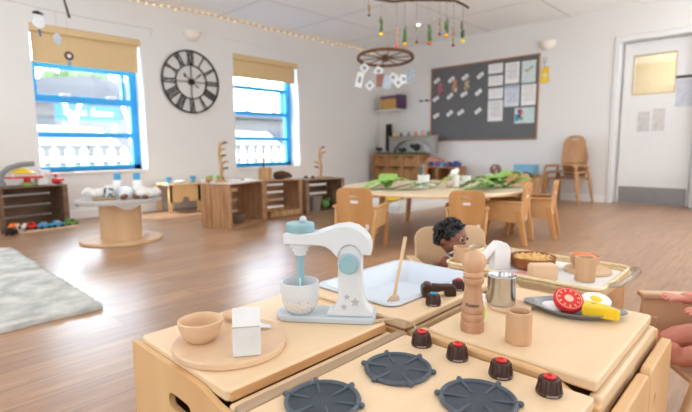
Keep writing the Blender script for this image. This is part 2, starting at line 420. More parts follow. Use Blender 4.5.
# A: worktop unit carrying the mixer (end panel with finger slot)
tA = thing('worktop_unit', 'low pale plywood play worktop unit carrying the toy mixer and cutting board', 'play kitchen unit', (.358,.622,0))
prof = end_profile(0,.382,TOP)
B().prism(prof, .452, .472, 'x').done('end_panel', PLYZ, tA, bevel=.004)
# slotted end: two stacked pieces around the slot would show a seam, so cut with matched rings
def slotted_end(t, D, x0, x1):
    pts = end_profile(0,D,TOP-.007,.016)
    pts = pts[:11]+[(D,TOP-.011),(D,0)]
    dense = []
    for a, b in zip(pts, pts[1:]+pts[:1]):
        n = max(1,int(math.hypot(b[0]-a[0],b[1]-a[1])/.02))
        for k in range(n): dense.append((a[0]+(b[0]-a[0])*k/n, a[1]+(b[1]-a[1])*k/n))
    c = (.172,.300); slot = []
    for (y,z) in dense:
        a = math.atan2(z-c[1], y-c[0]); ca, sa = math.cos(a), math.sin(a)
        # stadium outline sampled by angle
        px = math.copysign(.028,ca)+.016*ca if abs(ca)>.35 else .028*ca/.35*1+.016*ca; pz = .016*sa
        slot.append((c[0]+px, c[1]+pz))
    return B().holed(dense, slot, x0, x1, 'x').done('end_panel', PLYZ, t, smooth=False)
slotted_end(tA, .382, .014, .026)
B().prism(rrect(.0275,.024,.451,.368,.010), TOP-.022, TOP, 'z').done('worktop', PLY, tA, bevel=.004)
B().box(.034,.0215,TOP-.0205,.445,.026,TOP-.005).done('worktop_edge', EDGE, tA)
B().box(.0275,.003,.30,.451,.0225,TOP-.0215).done('front_rail', PLY, tA, bevel=.006)
B().box(.0275,.362,.03,.451,.374,TOP-.024).done('back_panel', PLYZ, tA)
B().box(.0275,.03,.03,.451,.36,.045).done('floor_shelf', PLY, tA)
for xx in (.03,.445): 
    pass
# B: sink unit
tB = thing('sink_unit', 'low plywood play sink unit with white basin and brown tap', 'play kitchen unit', (.832,.606,0))
# worktop with an opening for the basin
o_ = rrect(.004,.006,.472,.380,.014,6); i_ = rrect(.062,.090,.460,.364,.03,6)
B().holed(o_, i_, TOP-.022, TOP, 'z').done('worktop', PLY, tB, bevel=.005)
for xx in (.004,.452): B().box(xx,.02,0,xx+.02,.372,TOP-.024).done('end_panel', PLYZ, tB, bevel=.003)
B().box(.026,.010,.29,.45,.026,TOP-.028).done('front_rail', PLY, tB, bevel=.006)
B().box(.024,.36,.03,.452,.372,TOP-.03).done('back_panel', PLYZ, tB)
b = B(); n = 28
ringz = [(rrect(.052,.080,.466,.372,.034,6),TOP+.003),(rrect(.054,.082,.464,.370,.032,6),TOP+.008),(rrect(.068,.096,.450,.356,.03,6),TOP+.007),(rrect(.078,.106,.440,.346,.03,6),TOP-.012),(rrect(.100,.128,.420,.326,.04,6),TOP-.050)]
rows = [[b.bm.verts.new((x,y,z)) for x,y in r] for r,z in ringz]
for p, q in zip(rows, rows[1:]):
    for k in range(len(p)): b.bm.faces.new((p[k],p[(k+1)%len(p)],q[(k+1)%len(p)],q[k]))
b.bm.faces.new(rows[-1])
b.done('basin', ENAMEL, tB, ang=50)
# tap: a chunky brown wooden spout bridging two rounded feet
tapm = Matrix.Translation((.214,.058,TOP)) @ Matrix.Rotation(R(-42),4,'Z') @ Matrix.Diagonal((1.15,1.25,1.2,1))
B().prism(rrect(-.036,0,-.010,.030,.010)+[], -.012,.012,'y').prism([(-.012,.012),(.0,.011),(.018,.014),(.020,.0),(.046,.0),(.046,.020),(.038,.026),(.01,.027),(-.012,.029)],-.010,.010,'y').rot(tapm).done('tap_spout', KNOB, tB, bevel=.004)
B().cone((-.023,0,.029),(-.023,0,.033),.009,.008,16).rot(tapm).done('tap_button', mat('knob_brown_light',(100,68,56),.4), tB)
def knob(par, x, y, z, cm, name='control_knob', s=1.0):
    k = B().lathe([(0,0),(.021*s,0),(.022*s,.004),(.0195*s,.006),(.0165*s,.026),(.0155*s,.028),(0,.028)],(x,y,z),24)
    for a in range(12):
        an = 2*PI*a/12; k.cone((x+.0195*s*math.cos(an),y+.0195*s*math.sin(an),z+.006),(x+.0165*s*math.cos(an),y+.0165*s*math.sin(an),z+.026),.0022,.0016,6)
    k = k.done(name, KNOB, par)
    B().lathe([(0,.0),(.0095*s,.0),(.0105*s,.003),(.0045,.0042),(.004,.002),(0,.002)],(x,y,z+.028),18).done('knob_cap', cm, k)
    # pale lettering band moulded at the foot of the knob, facing the front corner
    tb = B()
    for i in range(7):
        an = R(214)+(i-3)*.12; r_ = .0222*s
        tb.obox((x+r_*math.cos(an),y+r_*math.sin(an),z+.0042),(.0006,.0019,.0028 if i%3 else .0036),an)
    tb.done('knob_lettering', mat('knob_print',(176,160,160),.6), k)
    return k
knob(tB, .150,.026,TOP, BLUEP, s=.92); knob(tB, .306,.044,TOP, RED, s=.92)
# C: hob unit, a little lower
HZ = .366
tC = thing('hob_unit', 'low plywood play hob unit with four dark ring burners and red knobs', 'play kitchen unit', (.374,.194,0))
B().prism(rrect(.010,.008,.432,.398,.006), HZ-.02, HZ, 'z').done('hob_top', PLY, tC, bevel=.003)
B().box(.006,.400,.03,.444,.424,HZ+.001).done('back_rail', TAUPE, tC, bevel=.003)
B().box(.0,.012,0,.018,.398,HZ-.022).done('end_panel', PLYZ, tC, bevel=.003)
B().box(.424,.012,0,.440,.398,HZ-.022).done('end_panel', PLYZ, tC, bevel=.003)
B().box(.02,.006,.30,.424,.022,HZ-.026).done('front_rail', PLY, tC, bevel=.005)
for k in range(2):
    a = .004+k*.216; B().prism(rrect(a,.03,a+.208,.29,.02,6), -.018, .002, 'y').done('door', PLYZ, tC, bevel=.004)
def burner(x, y):
    b = B().lathe([(0,0),(.060,0),(.060,.004),(0,.004)],(x,y,HZ),40)
    b = b.done('burner', SLATE, tC)
    B().torus((x,y,HZ+.0045),.0595,.0042,44,8).done('burner_ring', SLATEH, b)
    s = B()
    for k in range(6):
        a = k*PI/3+R(-3)
        s.limb([((x+.022*math.cos(a),y+.022*math.sin(a),HZ+.0045),.0018),((x+.058*math.cos(a),y+.058*math.sin(a),HZ+.0055),.0026)],8)
        s.limb([((x+.059*math.cos(a),y+.059*math.sin(a),HZ+.006),.0042),((x+.0665*math.cos(a),y+.0665*math.sin(a),HZ+.0055),.0050)],8)
    s.done('burner_spokes', SLATEH, b)
for (x,y) in ((.286,.306),(.289,.144),(.113,.328),(.116,.160)): burner(x,y)
for (x,y) in ((.414,.338),(.409,.250),(.401,.156),(.399,.069)): knob(tC, x-.004, y, HZ, RED, s=1.0)
# D: worktop unit carrying the grinder
tD = cabinet('worktop_unit', 'low pale plywood play worktop unit carrying the pepper grinder and tin dish', 'play kitchen unit', .815, 1.292, .196, .562, TOP)

# ================================================================== toys on the kitchen
# toy mixer (local x along the base, y away from the viewer, z up)
mx = thing('toy_mixer', 'white wooden toy stand mixer with pale blue knobs and grey stars', 'toy mixer', (.6316,.8352,TOP+.0004), math.atan2(-.8,.6))
B().prism(rrect(-.004,0,.232,.085,(.034,.022,.022,.034),8), 0, .014, 'z').done('base_plate', MIXG, mx, bevel=.003)
tw = [(.121,.0145),(.121,.022)]
for k in range(7): a = k/6*PI/2; tw.append((.1215+.0255*math.sin(a), .024+.05*(1-math.cos(a))))
tw += [(.1465,.10),(.1475,.152)]
for k in range(9): a = PI-k*PI/8; tw.append((.1745+.0265*math.cos(a), .158+.024*math.sin(a)))
tw += [(.2015,.10),(.2025,.078)]
for k in range(7): a = k/6*PI/2; tw.append((.2035+.0235*(1-math.cos(a)), .074-.048*math.sin(a)))
tw += [(.2275,.0145)]
def dedupe(p):
    out=[]
    for q in p:
        if not out or math.hypot(q[0]-out[-1][0],q[1]-out[-1][1])>5e-4: out.append(q)
    return out
B().prism(dedupe(tw), .012,.058, 'y').done('tower', MIXW, mx, bevel=.003)
arm = [(.022,.182),(.020,.204),(.026,.2085),(.095,.2085),(.118,.216),(.145,.225),(.170,.228),(.192,.222),(.208,.210),(.219,.196),(.2235,.182),(.2225,.160),(.1995,.160),(.196,.172),(.186,.181),(.172,.1835),(.158,.178),(.150,.166),(.147,.153),(.140,.160),(.131,.170),(.120,.1775),(.104,.1805)]
B().prism(arm, .006,.064, 'y').done('mixer_arm', MIXW, mx, bevel=.003)
B().cone((.1715,-.004,.139),(.1715,.012,.139),.0205,.0205,32).done('pivot_knob', SKY, mx, bevel=.002)
B().cone((.1715,.011,.139),(.1715,.0125,.139),.0255,.0255,32).done('knob_collar', MIXG, mx)
kd = B().lathe([(0,0),(.0315,0),(.033,.003),(.033,.018),(.030,.021),(0,.021)],(.056,.035,.2085),32).done('speed_dial', SKY, mx)
B().sph((.063,.035,.2365),.0085).done('dial_ball', MIXG, kd)
B().lathe([(0,.003),(.024,.003),(.024,-.006),(.0195,-.008),(.019,-.016),(.014,-.018),(.0135,-.026),(0,-.026)],(.055,.035,.179),28).done('beater_socket', MIXW, mx)
bt = B(); bt.cone((.055,.035,.155),(.055,.035,.07),.0085,.0085,18); bt.done('beater', SKY, mx, bevel=.001)
B().box(.0535,.0262,.068,.0565,.0268,.10).done('beater_groove', PAPER, mx)
def star(cx, cz, r):
    p = []
    for k in range(10):
        a = PI/2+k*PI/5; q = r if k%2==0 else r*.45; p.append((cx+q*math.cos(a), cz+q*math.sin(a)))
    return p
for (cx,cz,r) in ((.186,.049,.0125),(.160,.037,.0085),(.167,.061,.0085)):
    B().prism(star(cx,cz,r), .0112,.0122,'y').done('painted_star', STAR, mx)
# the mixing bowl stands loose on the base
speck = mat('bowl_speckle', (230,232,232), .5, rgb2=(200,170,142), scale=300, contrast=(.50,.70))
mb = thing('mixing_bowl', 'small white wooden mixing bowl with worn speckles under the toy mixer', 'bowl', tuple(mx.matrix_basis @ Vector((.058,.036,.0142))))
mb.location = (.6316+.6*.052+.8*.038, .8352-.8*.052+.6*.038, TOP+.0148)
B().lathe([(0,0),(.026,0),(.036,.010),(.0425,.028),(.0445,.055),(.0445,.074),(.0415,.0745),(.0405,.055),(.038,.030),(.030,.014),(0,.010)],n=36).done('bowl_shell', MIXW, mb)
B().lathe([(.0265,.001),(.0368,.0098),(.0432,.028),(.0441,.037)],n=36).done('worn_band', speck, mb)
# round board with three things on it
bd = B(); pts=[]
for k in range(48):
    a = 2*PI*k/48; r_ = .117*(1-.07*max(0,math.cos(a-R(-28)))**6); pts.append((r_*math.cos(a), r_*math.sin(a)))
bd.prism(pts,0,.014,'z'); bd = bd.done('cutting_board', BEECHX, None, bevel=.003)
tag(bd, 'round beech cutting board holding the bowl, white carton and wooden knife', 'cutting board', loc=(.494,.800,TOP+.0004), rz=R(-8))
BT = TOP+.0148
tag(B().lathe([(0,0),(.024,0),(.028,.003),(.038,.015),(.0435,.031),(.045,.043),(.042,.0445),(.040,.042),(.037,.03),(.031,.015),(.02,.007),(0,.006)],n=40).done('wooden_bowl', BEECHX), 'small round beech bowl standing on the cutting board', 'bowl', loc=(.446,.838,BT))
def carton(loc, rz, label, w=.052, hb=.058, ht=.083, d=.040, scale=1):
    t = thing('milk_carton', label, 'carton', loc, rz)
    b = B().prism([(0,0),(d,0),(d,ht),(d*.86,ht),(0,hb)], -w/2, w/2, 'x')
    o = b.done('carton_body', mat('carton_white',(230,230,230),.5,rgb2=(220,219,217),scale=30), t, bevel=.0025)
    B().box(-w/2,-.0006,hb-.001,w/2,.0008,hb+.0006).done('carton_fold', mat('carton_fold',(196,184,170),.6), t)
    return t
carton((.4645,.7035,BT), R(-36), 'white wooden milk carton with sloping top standing on the cutting board')
kn = thing('wooden_knife', 'wooden toy knife with pale blade lying behind the carton on the board', 'knife', (.553,.845,BT), R(-76))
B().lathe([(0,-.03),(.009,-.029),(.0115,-.02),(.0105,.0),(.0118,.022),(.009,.03),(0,.031)]).rot(Matrix.Translation((-.028,0,.0122)) @ Matrix.Rotation(PI/2,4,'Y')).done('handle', BEECHX, kn)
B().prism([(0,-.011),(.055,-.012),(.075,.001),(.068,.009),(0,.009)],.005,.009,'z').done('blade', MIXW, kn, bevel=.002)

# pepper grinder
gr = thing('pepper_grinder', 'tall turned wooden pepper grinder with round head beside the steel cup', 'pepper grinder', (.898,.477,TOP))
B().lathe([(0,0),(0.02451,0),(0.02537,0.00382),(0.02537,0.02101),(0.02322,0.0233975),(0.02451,0.025785),(0.02537,0.03247),(0.02451,0.039155),(0.02236,0.0415425),(0.02451,0.044885),(0.02451,0.05348),(0.02279,0.058255),(0.02021,0.0764),(0.01806,0.0955),(0.01806,0.10314),(0.01978,0.10696),(0.02193,0.10887),(0.02279,0.113645),(0.02193,0.11842),(0.01892,0.120807),(0,0.120807)],n=32).done('grinder_body', GRINDER, gr)
B().lathe([(0,0.121285),(0.01935,0.121285),(0.02193,0.12415),(0.02193,0.128925),(0.01806,0.132745),(0.02021,0.136565),(0.02408,0.14325),(0.02623,0.1528),(0.02537,0.16235),(0.02064,0.170945),(0.01032,0.176675),(0,0.17763)],n=32).done('grinder_head', wood('grinder_head',(214,170,136),(196,148,112),'z',.4,10,18), gr)
lt = text('engraved_lettering','Pepper',.0105,BARK,gr,(0,0,0),(0,0,0))
an = math.atan2(-.477,-.898); rr = .0228
lt.location = (rr*math.cos(an), rr*math.sin(an), .063); lt.rotation_euler = (PI/2-R(5),0,an+PI/2)
# thing with yellow-green label behind the grinder
sk = thing('spice_jar', 'slim clear spice jar with yellow-green label half hidden behind the pepper grinder', 'jar', (.952,.487,TOP))
B().lathe([(0,0),(.013,0),(.0135,.003),(.0135,.052),(.010,.056),(.0,.056)],n=20).done('jar_body', mat('jar_milky',(222,226,216),.25,var=.03), sk)
B().lathe([(.0137,.010),(.0137,.040)],n=20).done('jar_label', mat('lime_label',(206,214,96),.6), sk)
B().lathe([(0,.056),(.011,.056),(.011,.066),(0,.067)],n=20).done('jar_lid', PAPER, sk)
# steel cup on a round coaster
tag(B().lathe([(0,0),(.05,0),(.052,.003),(.052,.007),(.05,.009),(0,.009)],n=40).done('round_coaster', BEECHX), 'round wooden coaster under the small steel cup', 'coaster', loc=(1.089,.478,TOP+.0004))
sc = thing('steel_cup', 'small straight-sided polished steel cup on a wooden coaster', 'cup', (1.082,.497,TOP+.0098))
B().lathe([(0,0),(.033,0),(.0345,.002),(.0345,.070),(.0355,.072),(.0345,.0735),(.033,.071),(.033,.004),(0,.004)],n=40).done('cup_wall', STEEL, sc)
# wooden cup
def wcup(loc, label, r=.0258, h=.066, m=BEECH):
    return tag(B().lathe([(0,0),(r*.96,0),(r,.003),(r,h-.001),(r-.001,h),(r-.005,h),(r-.006,h-.003),(r-.006,.008),(0,.008)],n=36).done('wooden_cup', m), label, 'cup', loc=loc)
wcup((.905,.376,TOP+.0004), 'plain beech cup standing alone between red knobs and tin dish')
# tin dish with toy food
td = thing('tin_dish', 'shallow oval grey tin dish with two flat lug handles', 'dish', (1.166,.352,TOP+.0004), R(-73))
A_, B_ = .092,.068
def oval(a,b,lug=0):
    out=[]
    for k in range(64):
        t=2*PI*k/64; x=a*math.cos(t); y=b*math.sin(t)
        if lug: x += math.copysign(lug*max(0,(abs(math.cos(t))-.86)/.14)**1.0, x)
        out.append((x,y))
    return out
b = B(); rings=[(oval(A_*.80,B_*.80),.002),(oval(A_*.84,B_*.84),.004),(oval(A_*.96,B_*.97),.014),(oval(A_*1.0,B_*1.03,.022),.016),(oval(A_*1.0,B_*1.03,.022),.0135),(oval(A_*.96,B_*.97),.0115),(oval(A_*.82,B_*.82),0)]
rows=[[b.bm.verts.new((x,y,z)) for x,y in r] for r,z in rings]
b.bm.faces.new(rows[0])
for p,q in zip(rows,rows[1:]):
    for k in range(64): b.bm.faces.new((p[k],p[(k+1)%64],q[(k+1)%64],q[k]))
b.bm.faces.new(rows[-1][::-1]); b.done('dish_body', TIN, td)
def at_dish(u, v, z=0):   # along the dish, across it away from the viewer
    a = R(-73); return (1.166+u*math.cos(a)-v*math.sin(a), .352+u*math.sin(a)+v*math.cos(a), TOP+z)
ws = thing('toy_onion_slice', 'round white toy slice lying flat in the tin dish under the tomato', 'toy food', at_dish(-.042,.004,.0032))
B().lathe([(0,0),(.029,0),(.030,.004),(.028,.008),(0,.008)]).done('slice_body', PAPER, ws)
tm = thing('toy_tomato', 'red toy tomato half tilted with its cut face up in the dish', 'toy food', at_dish(-.012,-.006,.016), 0)
tm.rotation_euler = (R(-24),R(-22),R(-45))
tm.rotation_euler = Vector((-.50,-.40,.86)).to_track_quat('Z','Y').to_euler(); tm.location.z += .013; tm.scale = (1.02,1.02,1.02)
B().lathe([(0,-.016),(.022,-.015),(.031,-.009),(.034,.0),(.034,.006),(.032,.009),(0,.009)],n=32).done('tomato_body', RED, tm)
b = B()
for k in range(11):
    a = 2*PI*k/11; b.sph((.022*math.cos(a),.022*math.sin(a),.0088),.0032,(1.2,.7,.35),8,6,rz=a)
b.done('painted_seeds', mat('seed_cream',(240,190,160),.6), tm)
B().lathe([(0,.0094),(.010,.0094),(.010,.0088),(0,.0088)],n=16).torus((0,0,.0088),.028,.0009,32,6).done('tomato_core', mat('core_pale',(240,200,180),.6), tm)
eg = thing('toy_egg', 'white toy egg half with yellow yolk at the dish edge', 'toy food', at_dish(.048,.028,.018))
eg.rotation_euler = Vector((-.25,-.20,.95)).to_track_quat('Z','Y').to_euler(); eg.location.z += .006
B().lathe([(0,-.014),(.018,-.013),(.027,-.006),(.030,.003),(.028,.008),(0,.009)],n=32,sx=1.18).done('egg_white', PAPER, eg)
B().lathe([(0,.0105),(.010,.0102),(.0135,.0085),(.0135,.008),(0,.008)],n=24).done('egg_yolk', YELLOW, eg)
ch = thing('toy_cheese', 'yellow toy cheese wedge with holes lying in the tin dish', 'toy food', at_dish(.050,-.029,.0125), R(-80))
B().prism([(-.030,-.022),(.044,-.020),(.048,-.012),(.020,.012),(-.018,.028),(-.030,.020)],-.004,.022,'z').done('cheese_body', YELLOW, ch, bevel=.004)
b = B()
for (x,y,r_) in ((-.008,.004,.006),(.016,-.004,.004),(-.018,-.01,.004)): b.sph((x,y,.0215),r_,(1.3,1,.16),10,6)
b.done('cheese_holes', mat('cheese_hole',(206,164,30),.6), ch)
# spoon standing in the sink
sp = thing('wooden_spoon', 'long wooden spoon leaning in the white sink basin', 'spoon', (0,0,0))
B().tube([(.961,.748,.352),(.975,.752,.38),(1.005,.760,.44),(1.050,.772,.528)],[.0048,.005,.0046,.0056],10).done('spoon_handle', BEECHX, sp)
b = B().sph((0,0,0),.020,(.85,.30,1.5),16,12); b.rot(Matrix.Translation((.957,.746,.3605)) @ Matrix.Rotation(R(-50),4,'Z') @ Matrix.Rotation(R(28),4,'Y')).done('spoon_bowl', BEECHX, sp)
# looped cord lying in the gap by the hob
tag(B().tube([(.77,.664,TOP+.004),(.80,.650,TOP+.006),(.826,.628,TOP+.006),(.845,.598,TOP-.002),(.842,.585,TOP-.012)],.0032,8).done('cotton_cord', mat('cord_pale',(206,180,152),.9)), 'pale twisted cord trailing over the seam beside the mixer', 'cord')

# ================================================================== tray on the small table, dolls and their chairs
st = thing('tray_table', 'small plain wooden pedestal table with solid sides holding the rimmed tray', 'table', (1.335,.335,0))
TZ = .372
B().prism(rrect(.012,.012,.40,.49,.02), TZ-.018, TZ, 'z').done('table_top', PLY, st, bevel=.004)
B().box(.02,.02,.0,.035,.22,TZ-.018).done('side_panel', PLYZ, st, bevel=.003)
B().box(.345,.02,.0,.36,.22,TZ-.018).done('side_panel', PLYZ, st, bevel=.003)
B().box(.035,.022,.02,.345,.035,TZ-.018).done('end_panel', EDGE, st)
B().box(.035,.205,.02,.345,.218,TZ-.018).done('end_panel', PLYZ, st)
tr = thing('serving_tray', 'rectangular tray with ridged pale gold rim, white paper lining and clear handles', 'tray', (1.335,.335,TZ+.0004))
TW, TD = .345, .49
B().prism(rrect(.006,.006,TW-.006,TD-.006,.03), 0, .008, 'z').done('tray_base', GOLD, tr)
B().prism(rrect(.024,.024,TW-.024,TD-.024,.02), .008, .0095, 'z').done('paper_lining', PAPER, tr)
rim = B()
for (z,off,r_) in ((.010,.0,.0065),(.021,-.004,.0065)):
    pts = rrect(off+.008,off+.008,TW-off-.008,TD-off-.008,.035,8); m_ = len(pts)
    rings=[]
    for i,(x,y) in enumerate(pts):
        d = Vector((pts[(i+1)%m_][0]-pts[i-1][0], pts[(i+1)%m_][1]-pts[i-1][1],0)).normalized(); nx = Vector((d.y,-d.x,0))
        rings.append([rim.bm.verts.new(Vector((x,y,z))+nx*r_*math.cos(2*PI*k/8)+Vector((0,0,r_*math.sin(2*PI*k/8)))) for k in range(8)])
    for i in range(m_):
        for k in range(8): rim.bm.faces.new((rings[i][k],rings[i][(k+1)%8],rings[(i+1)%m_][(k+1)%8],rings[(i+1)%m_][k]))
rim.done('tray_rim', GOLD, tr, ang=60)
CLEAR = glass_mat('clear_acrylic', (.86,.84,.80), .22)
hd = B().tube([(.06,-.004,.026),(.075,-.026,.030),(.16,-.034,.032),(.26,-.034,.032),(.29,-.022,.030),(.30,-.004,.026)],.0075,8).done('clear_handle', CLEAR, tr)
hd = B().tube([(.06,TD+.004,.026),(.075,TD+.026,.030),(.16,TD+.034,.032),(.26,TD+.034,.032),(.29,TD+.022,.030),(.30,TD+.004,.026)],.0075,8).done('clear_handle', CLEAR, tr)
TT = TZ+.0104
wcup((1.392,.785,TT), 'pale beech cup on the tray in front of the doll', .028, .062)
# white arched carton, bowls, block
ac = thing('arched_carton', 'white wooden carton block with rounded top on the tray behind the grinder', 'carton', (1.412,.672,TT), R(-38))
B().prism([(-.012,0),(.042,0),(.042,.060)]+[(.015+.027*math.cos(a*PI/10),.060+.030*math.sin(a*PI/10)) for a in range(1,10)]+[(-.012,.060)], -.02, .022, 'y').done('carton_body', PAPER, ac, bevel=.003)
B().prism([(-.044,.030),(.004,.084),(.002,.091),(-.052,.036)], -.016,.024,'y').done('carton_flap', PAPER, ac)
cb = thing('small_bowl', 'small beech bowl with orange toy food at the doll side of the tray', 'bowl', (1.515,.715,TT))
BP = [(0,0),(.026,0),(.030,.003),(.041,.018),(.047,.040),(.0455,.042),(.043,.040),(.037,.018),(.025,.008),(0,.008)]
tag(B().lathe([(0,0),(.060,0),(.062,.004),(.060,.008),(0,.008)],n=36).done('round_coaster', BEECHX), 'round wooden coaster under the small bowl near the doll', 'coaster', loc=(1.515,.715,TT))
cb.location.z += .0084
B().lathe(BP).done('bowl_shell', BEECH, cb)
tag(B().sph((0,0,0),.030,(1,1,.62)).cone((.0,0,.005),(.012,.01,.028),.016,.008,12).done('toy_carrot', ORANGE), 'orange toy carrot piece heaped in the small bowl near the doll', 'toy food', loc=(1.512,.715,TT+.042))
bb = thing('brown_bowl', 'wide dark brown wooden bowl of pale pasta pieces on the tray', 'bowl', (1.510,.590,TT))
B().lathe([(0,0),(.058,0),(.064,.004),(.070,.018),(.073,.038),(.071,.040),(.068,.038),(.065,.018),(.058,.008),(0,.008)],n=44).done('bowl_shell', BOWLB, bb)
pa = B(); rnd = random.Random(3)
pa.lathe([(0,.030),(.05,.027),(.064,.022),(.063,.010),(0,.0088)])
for k in range(60):
    a = rnd.random()*2*PI; r_ = .055*math.sqrt(rnd.random()); t = rnd.random()*PI
    x,y = r_*math.cos(a), r_*math.sin(a); pa.tube([(x-.011*math.cos(t),y-.011*math.sin(t),.031),(x,y,.035+.004*rnd.random()),(x+.011*math.cos(t),y+.011*math.sin(t),.031)],.0036,6)
pa = tag(pa.done('pasta', mat('pasta_yellow',(240,200,128),.6,var=.1)), 'heap of pale yellow toy pasta in the brown bowl', 'toy food', loc=(1.510,.590,TT+.0004)); pa['kind']='stuff'
tag(B().prism(rrect(-.040,0,.040,.050,.009), -.018,.018,'y').done('bread_block', BEECHX, None, bevel=.005), 'pale wooden bread slice block standing before the brown bowl', 'toy food', loc=(1.385,.510,TT), rz=R(-46))
tag(B().prism([(-.05,-.02),(.05,-.025),(.06,.01),(-.045,.022)],0,.0015,'z').done('paper_napkin', PINK), 'folded pale pink paper napkin flat on the tray lining', 'napkin', loc=(1.40,.600,TT), rz=R(-40))
tag(B().lathe([(0,0),(.068,0),(.070,.004),(.068,.009),(0,.009)],n=40).done('round_coaster', BEECHX), 'round wooden coaster under the orange filled bowl at the handle end', 'coaster', loc=(1.578,.440,TT))
ob = thing('small_bowl', 'small beech bowl of orange toy food on its coaster by the clear handle', 'bowl', (1.583,.452,TT+.0094))
B().lathe(BP).done('bowl_shell', BEECH, ob)
tag(B().sph((0,0,0),.038,(1,1,.34)).done('toy_soup', ORANGE), 'flat orange toy filling in the bowl by the clear handle', 'toy food', loc=(1.583,.452,TT+.044))
wcup((1.462,.414,TT), 'beech cup on the tray corner nearest the clear handle', .028, .072)

# ---- chairs: moulded plywood toddler chairs with solid arms
def back_outline(w0, w1, h, r):
    return rrect(-w1/2,0,w1/2,h,(.01,.01,r,r),7)
def toddler_chair(label, loc, rz, m=CHAIR, m2=CHAIRB, group=None, slot=True, tagm=True, hgt=.462):
    t = thing('toddler_chair', label, 'chair', loc, rz, group)
    if group: t.scale = (1.07,1.07,1.07)
    # back: plate with a hand slot, leaning back a little
    outer = rrect(-.132,0,.132,hgt-.155,(.012,.012,.05,.05),7)
    nn = len(outer); c = (0,hgt-.155-.052)
    hole = []
    for (x,z) in outer:
        a = math.atan2(z-c[1], x-c[0]); ca, sa = math.cos(a), math.sin(a)
        hole.append((c[0]+(math.copysign(.026,ca) if abs(ca)>.4 else .065*ca)+.016*ca, c[1]+.014*sa))
    lean = Matrix.Translation((0,-.135,.155)) @ Matrix.Rotation(R(7),4,'X')
    b = B()
    if slot: b.holed(outer, hole, -.007, .007, 'y')
    else: b.prism(outer, -.007, .007, 'y')
    bk = b.rot(lean).done('backrest', m, t, bevel=.003)
    if tagm:
        B().box(-.028,-.0095,hgt-.265,.028,-.007,hgt-.245).rot(lean).done('name_tag', PAPER, bk)
        for sx in (-.09,.09): B().box(sx-.012,-.0095,.012,sx+.012,-.007,.048).rot(lean).done('white_patch', PAPER, bk)
    B().prism(rrect(-.135,-.14,.135,.15,.02), .175, .189, 'z').done('seat', m2, t, bevel=.003)
    for s in (-1,1):
        sh_ = Matrix.Identity(4); sh_[0][2] = s*.08; sh_[0][3] = -s*.02   # legs and arms splay sideways
        arm = [(-.150,.324),(-.158,.312),(-.165,.17),(.165,.17),(.150,.312),(.142,.324)]
        o = B().prism(arm, s*.142-.007, s*.142+.007, 'x').rot(sh_).done('arm_panel', m2, t, bevel=.003)
        B().prism(rrect(-.165,.314,.158,.330,.006), s*.142-.017, s*.142+.017, 'x').rot(sh_).done('arm_rail', m, o, bevel=.004)
        for f_ in (-1,1):
            B().prism([(f_*.158,.26),(f_*.112,.26),(f_*.168,0),(f_*.204,0)], s*.142-.012, s*.142+.012, 'x').rot(sh_).done('leg', m, t, bevel=.004)
    return t
G = 'toddler chairs around the round table'
toddler_chair('toddler chair seen square from behind just past the toy mixer head', (2.66,2.37,0), R(-68), group=G)
toddler_chair('toddler chair with open slot directly behind the curly haired doll', (3.25,1.80,0), R(-61), group=G).scale = (1,1,1)
toddler_chair('toddler chair side-on at the round table, second from the doll toward the door', (3.66,1.68,0), R(11), group=G)
toddler_chair('toddler chair side-on nearest the chair stack and door side of the table', (4.08,1.61,0), R(13), group=G)
toddler_chair('toddler chair on the far side of the round table, only its top showing', (4.86,2.20,0), R(78), group=G)
toddler_chair('pale plywood chair in which the curly haired doll sits', (1.592,.888,0), R(140), DCHAIR, DCHAIR, slot=False, tagm=False, hgt=.452).scale = (1.16,1,1)
toddler_chair('pale plywood chair holding the pink doll beside the worktop unit', (1.575,.066,0), R(36), DCHAIR, DCHAIR, slot=False, tagm=False, hgt=.44).scale = (1.08,1.08,1.03)

# ---- dolls: one continuous body each (voxel union of tapering limbs)
def body(name, b, m, parent, vox=.0035, smooth=4):
    o = b.done(name, m, parent, ang=180)
    md = o.modifiers.new('union','REMESH'); md.mode='VOXEL'; md.voxel_size = vox; md.use_smooth_shade = True
    md = o.modifiers.new('smooth','SMOOTH'); md.iterations = smooth; md.factor = .5
    return o
def head_shape(b, c, r, M):
    """doll head: cranium, cheeks, jaw, nose, lips, ears; faces local +y; M turns it"""
    def P(x,y,z): return tuple(Vector(c)+M @ Vector((x*r,y*r,z*r)))
    b.sph(P(0,-.06,.14),r*.93,(1,1,1),20,14); b.sph(P(0,.12,-.22),r*.80,(1,1,1),20,14)
    for s in (-1,1):
        b.sph(P(s*.36,.40,-.34),r*.40); b.sph(P(s*.84,-.05,-.10),r*.20); b.sph(P(s*.88,-.08,-.24),r*.13)
        b.sph(P(s*.30,.72,.16),r*.20)
    b.sph(P(0,.62,-.66),r*.26); b.sph(P(0,.60,.34),r*.36)
    b.limb([(P(0,.80,.06),r*.09),(P(0,.95,-.14),r*.13)],10); b.sph(P(.09,.90,-.16),r*.09); b.sph(P(-.09,.90,-.16),r*.09)
    b.limb([(P(-.20,.80,-.42),r*.075),(P(0,.86,-.39),r*.095),(P(.20,.80,-.42),r*.075)],8)
    b.limb([(P(-.15,.79,-.52),r*.08),(P(0,.83,-.53),r*.10),(P(.15,.79,-.52),r*.08)],8)
    return P
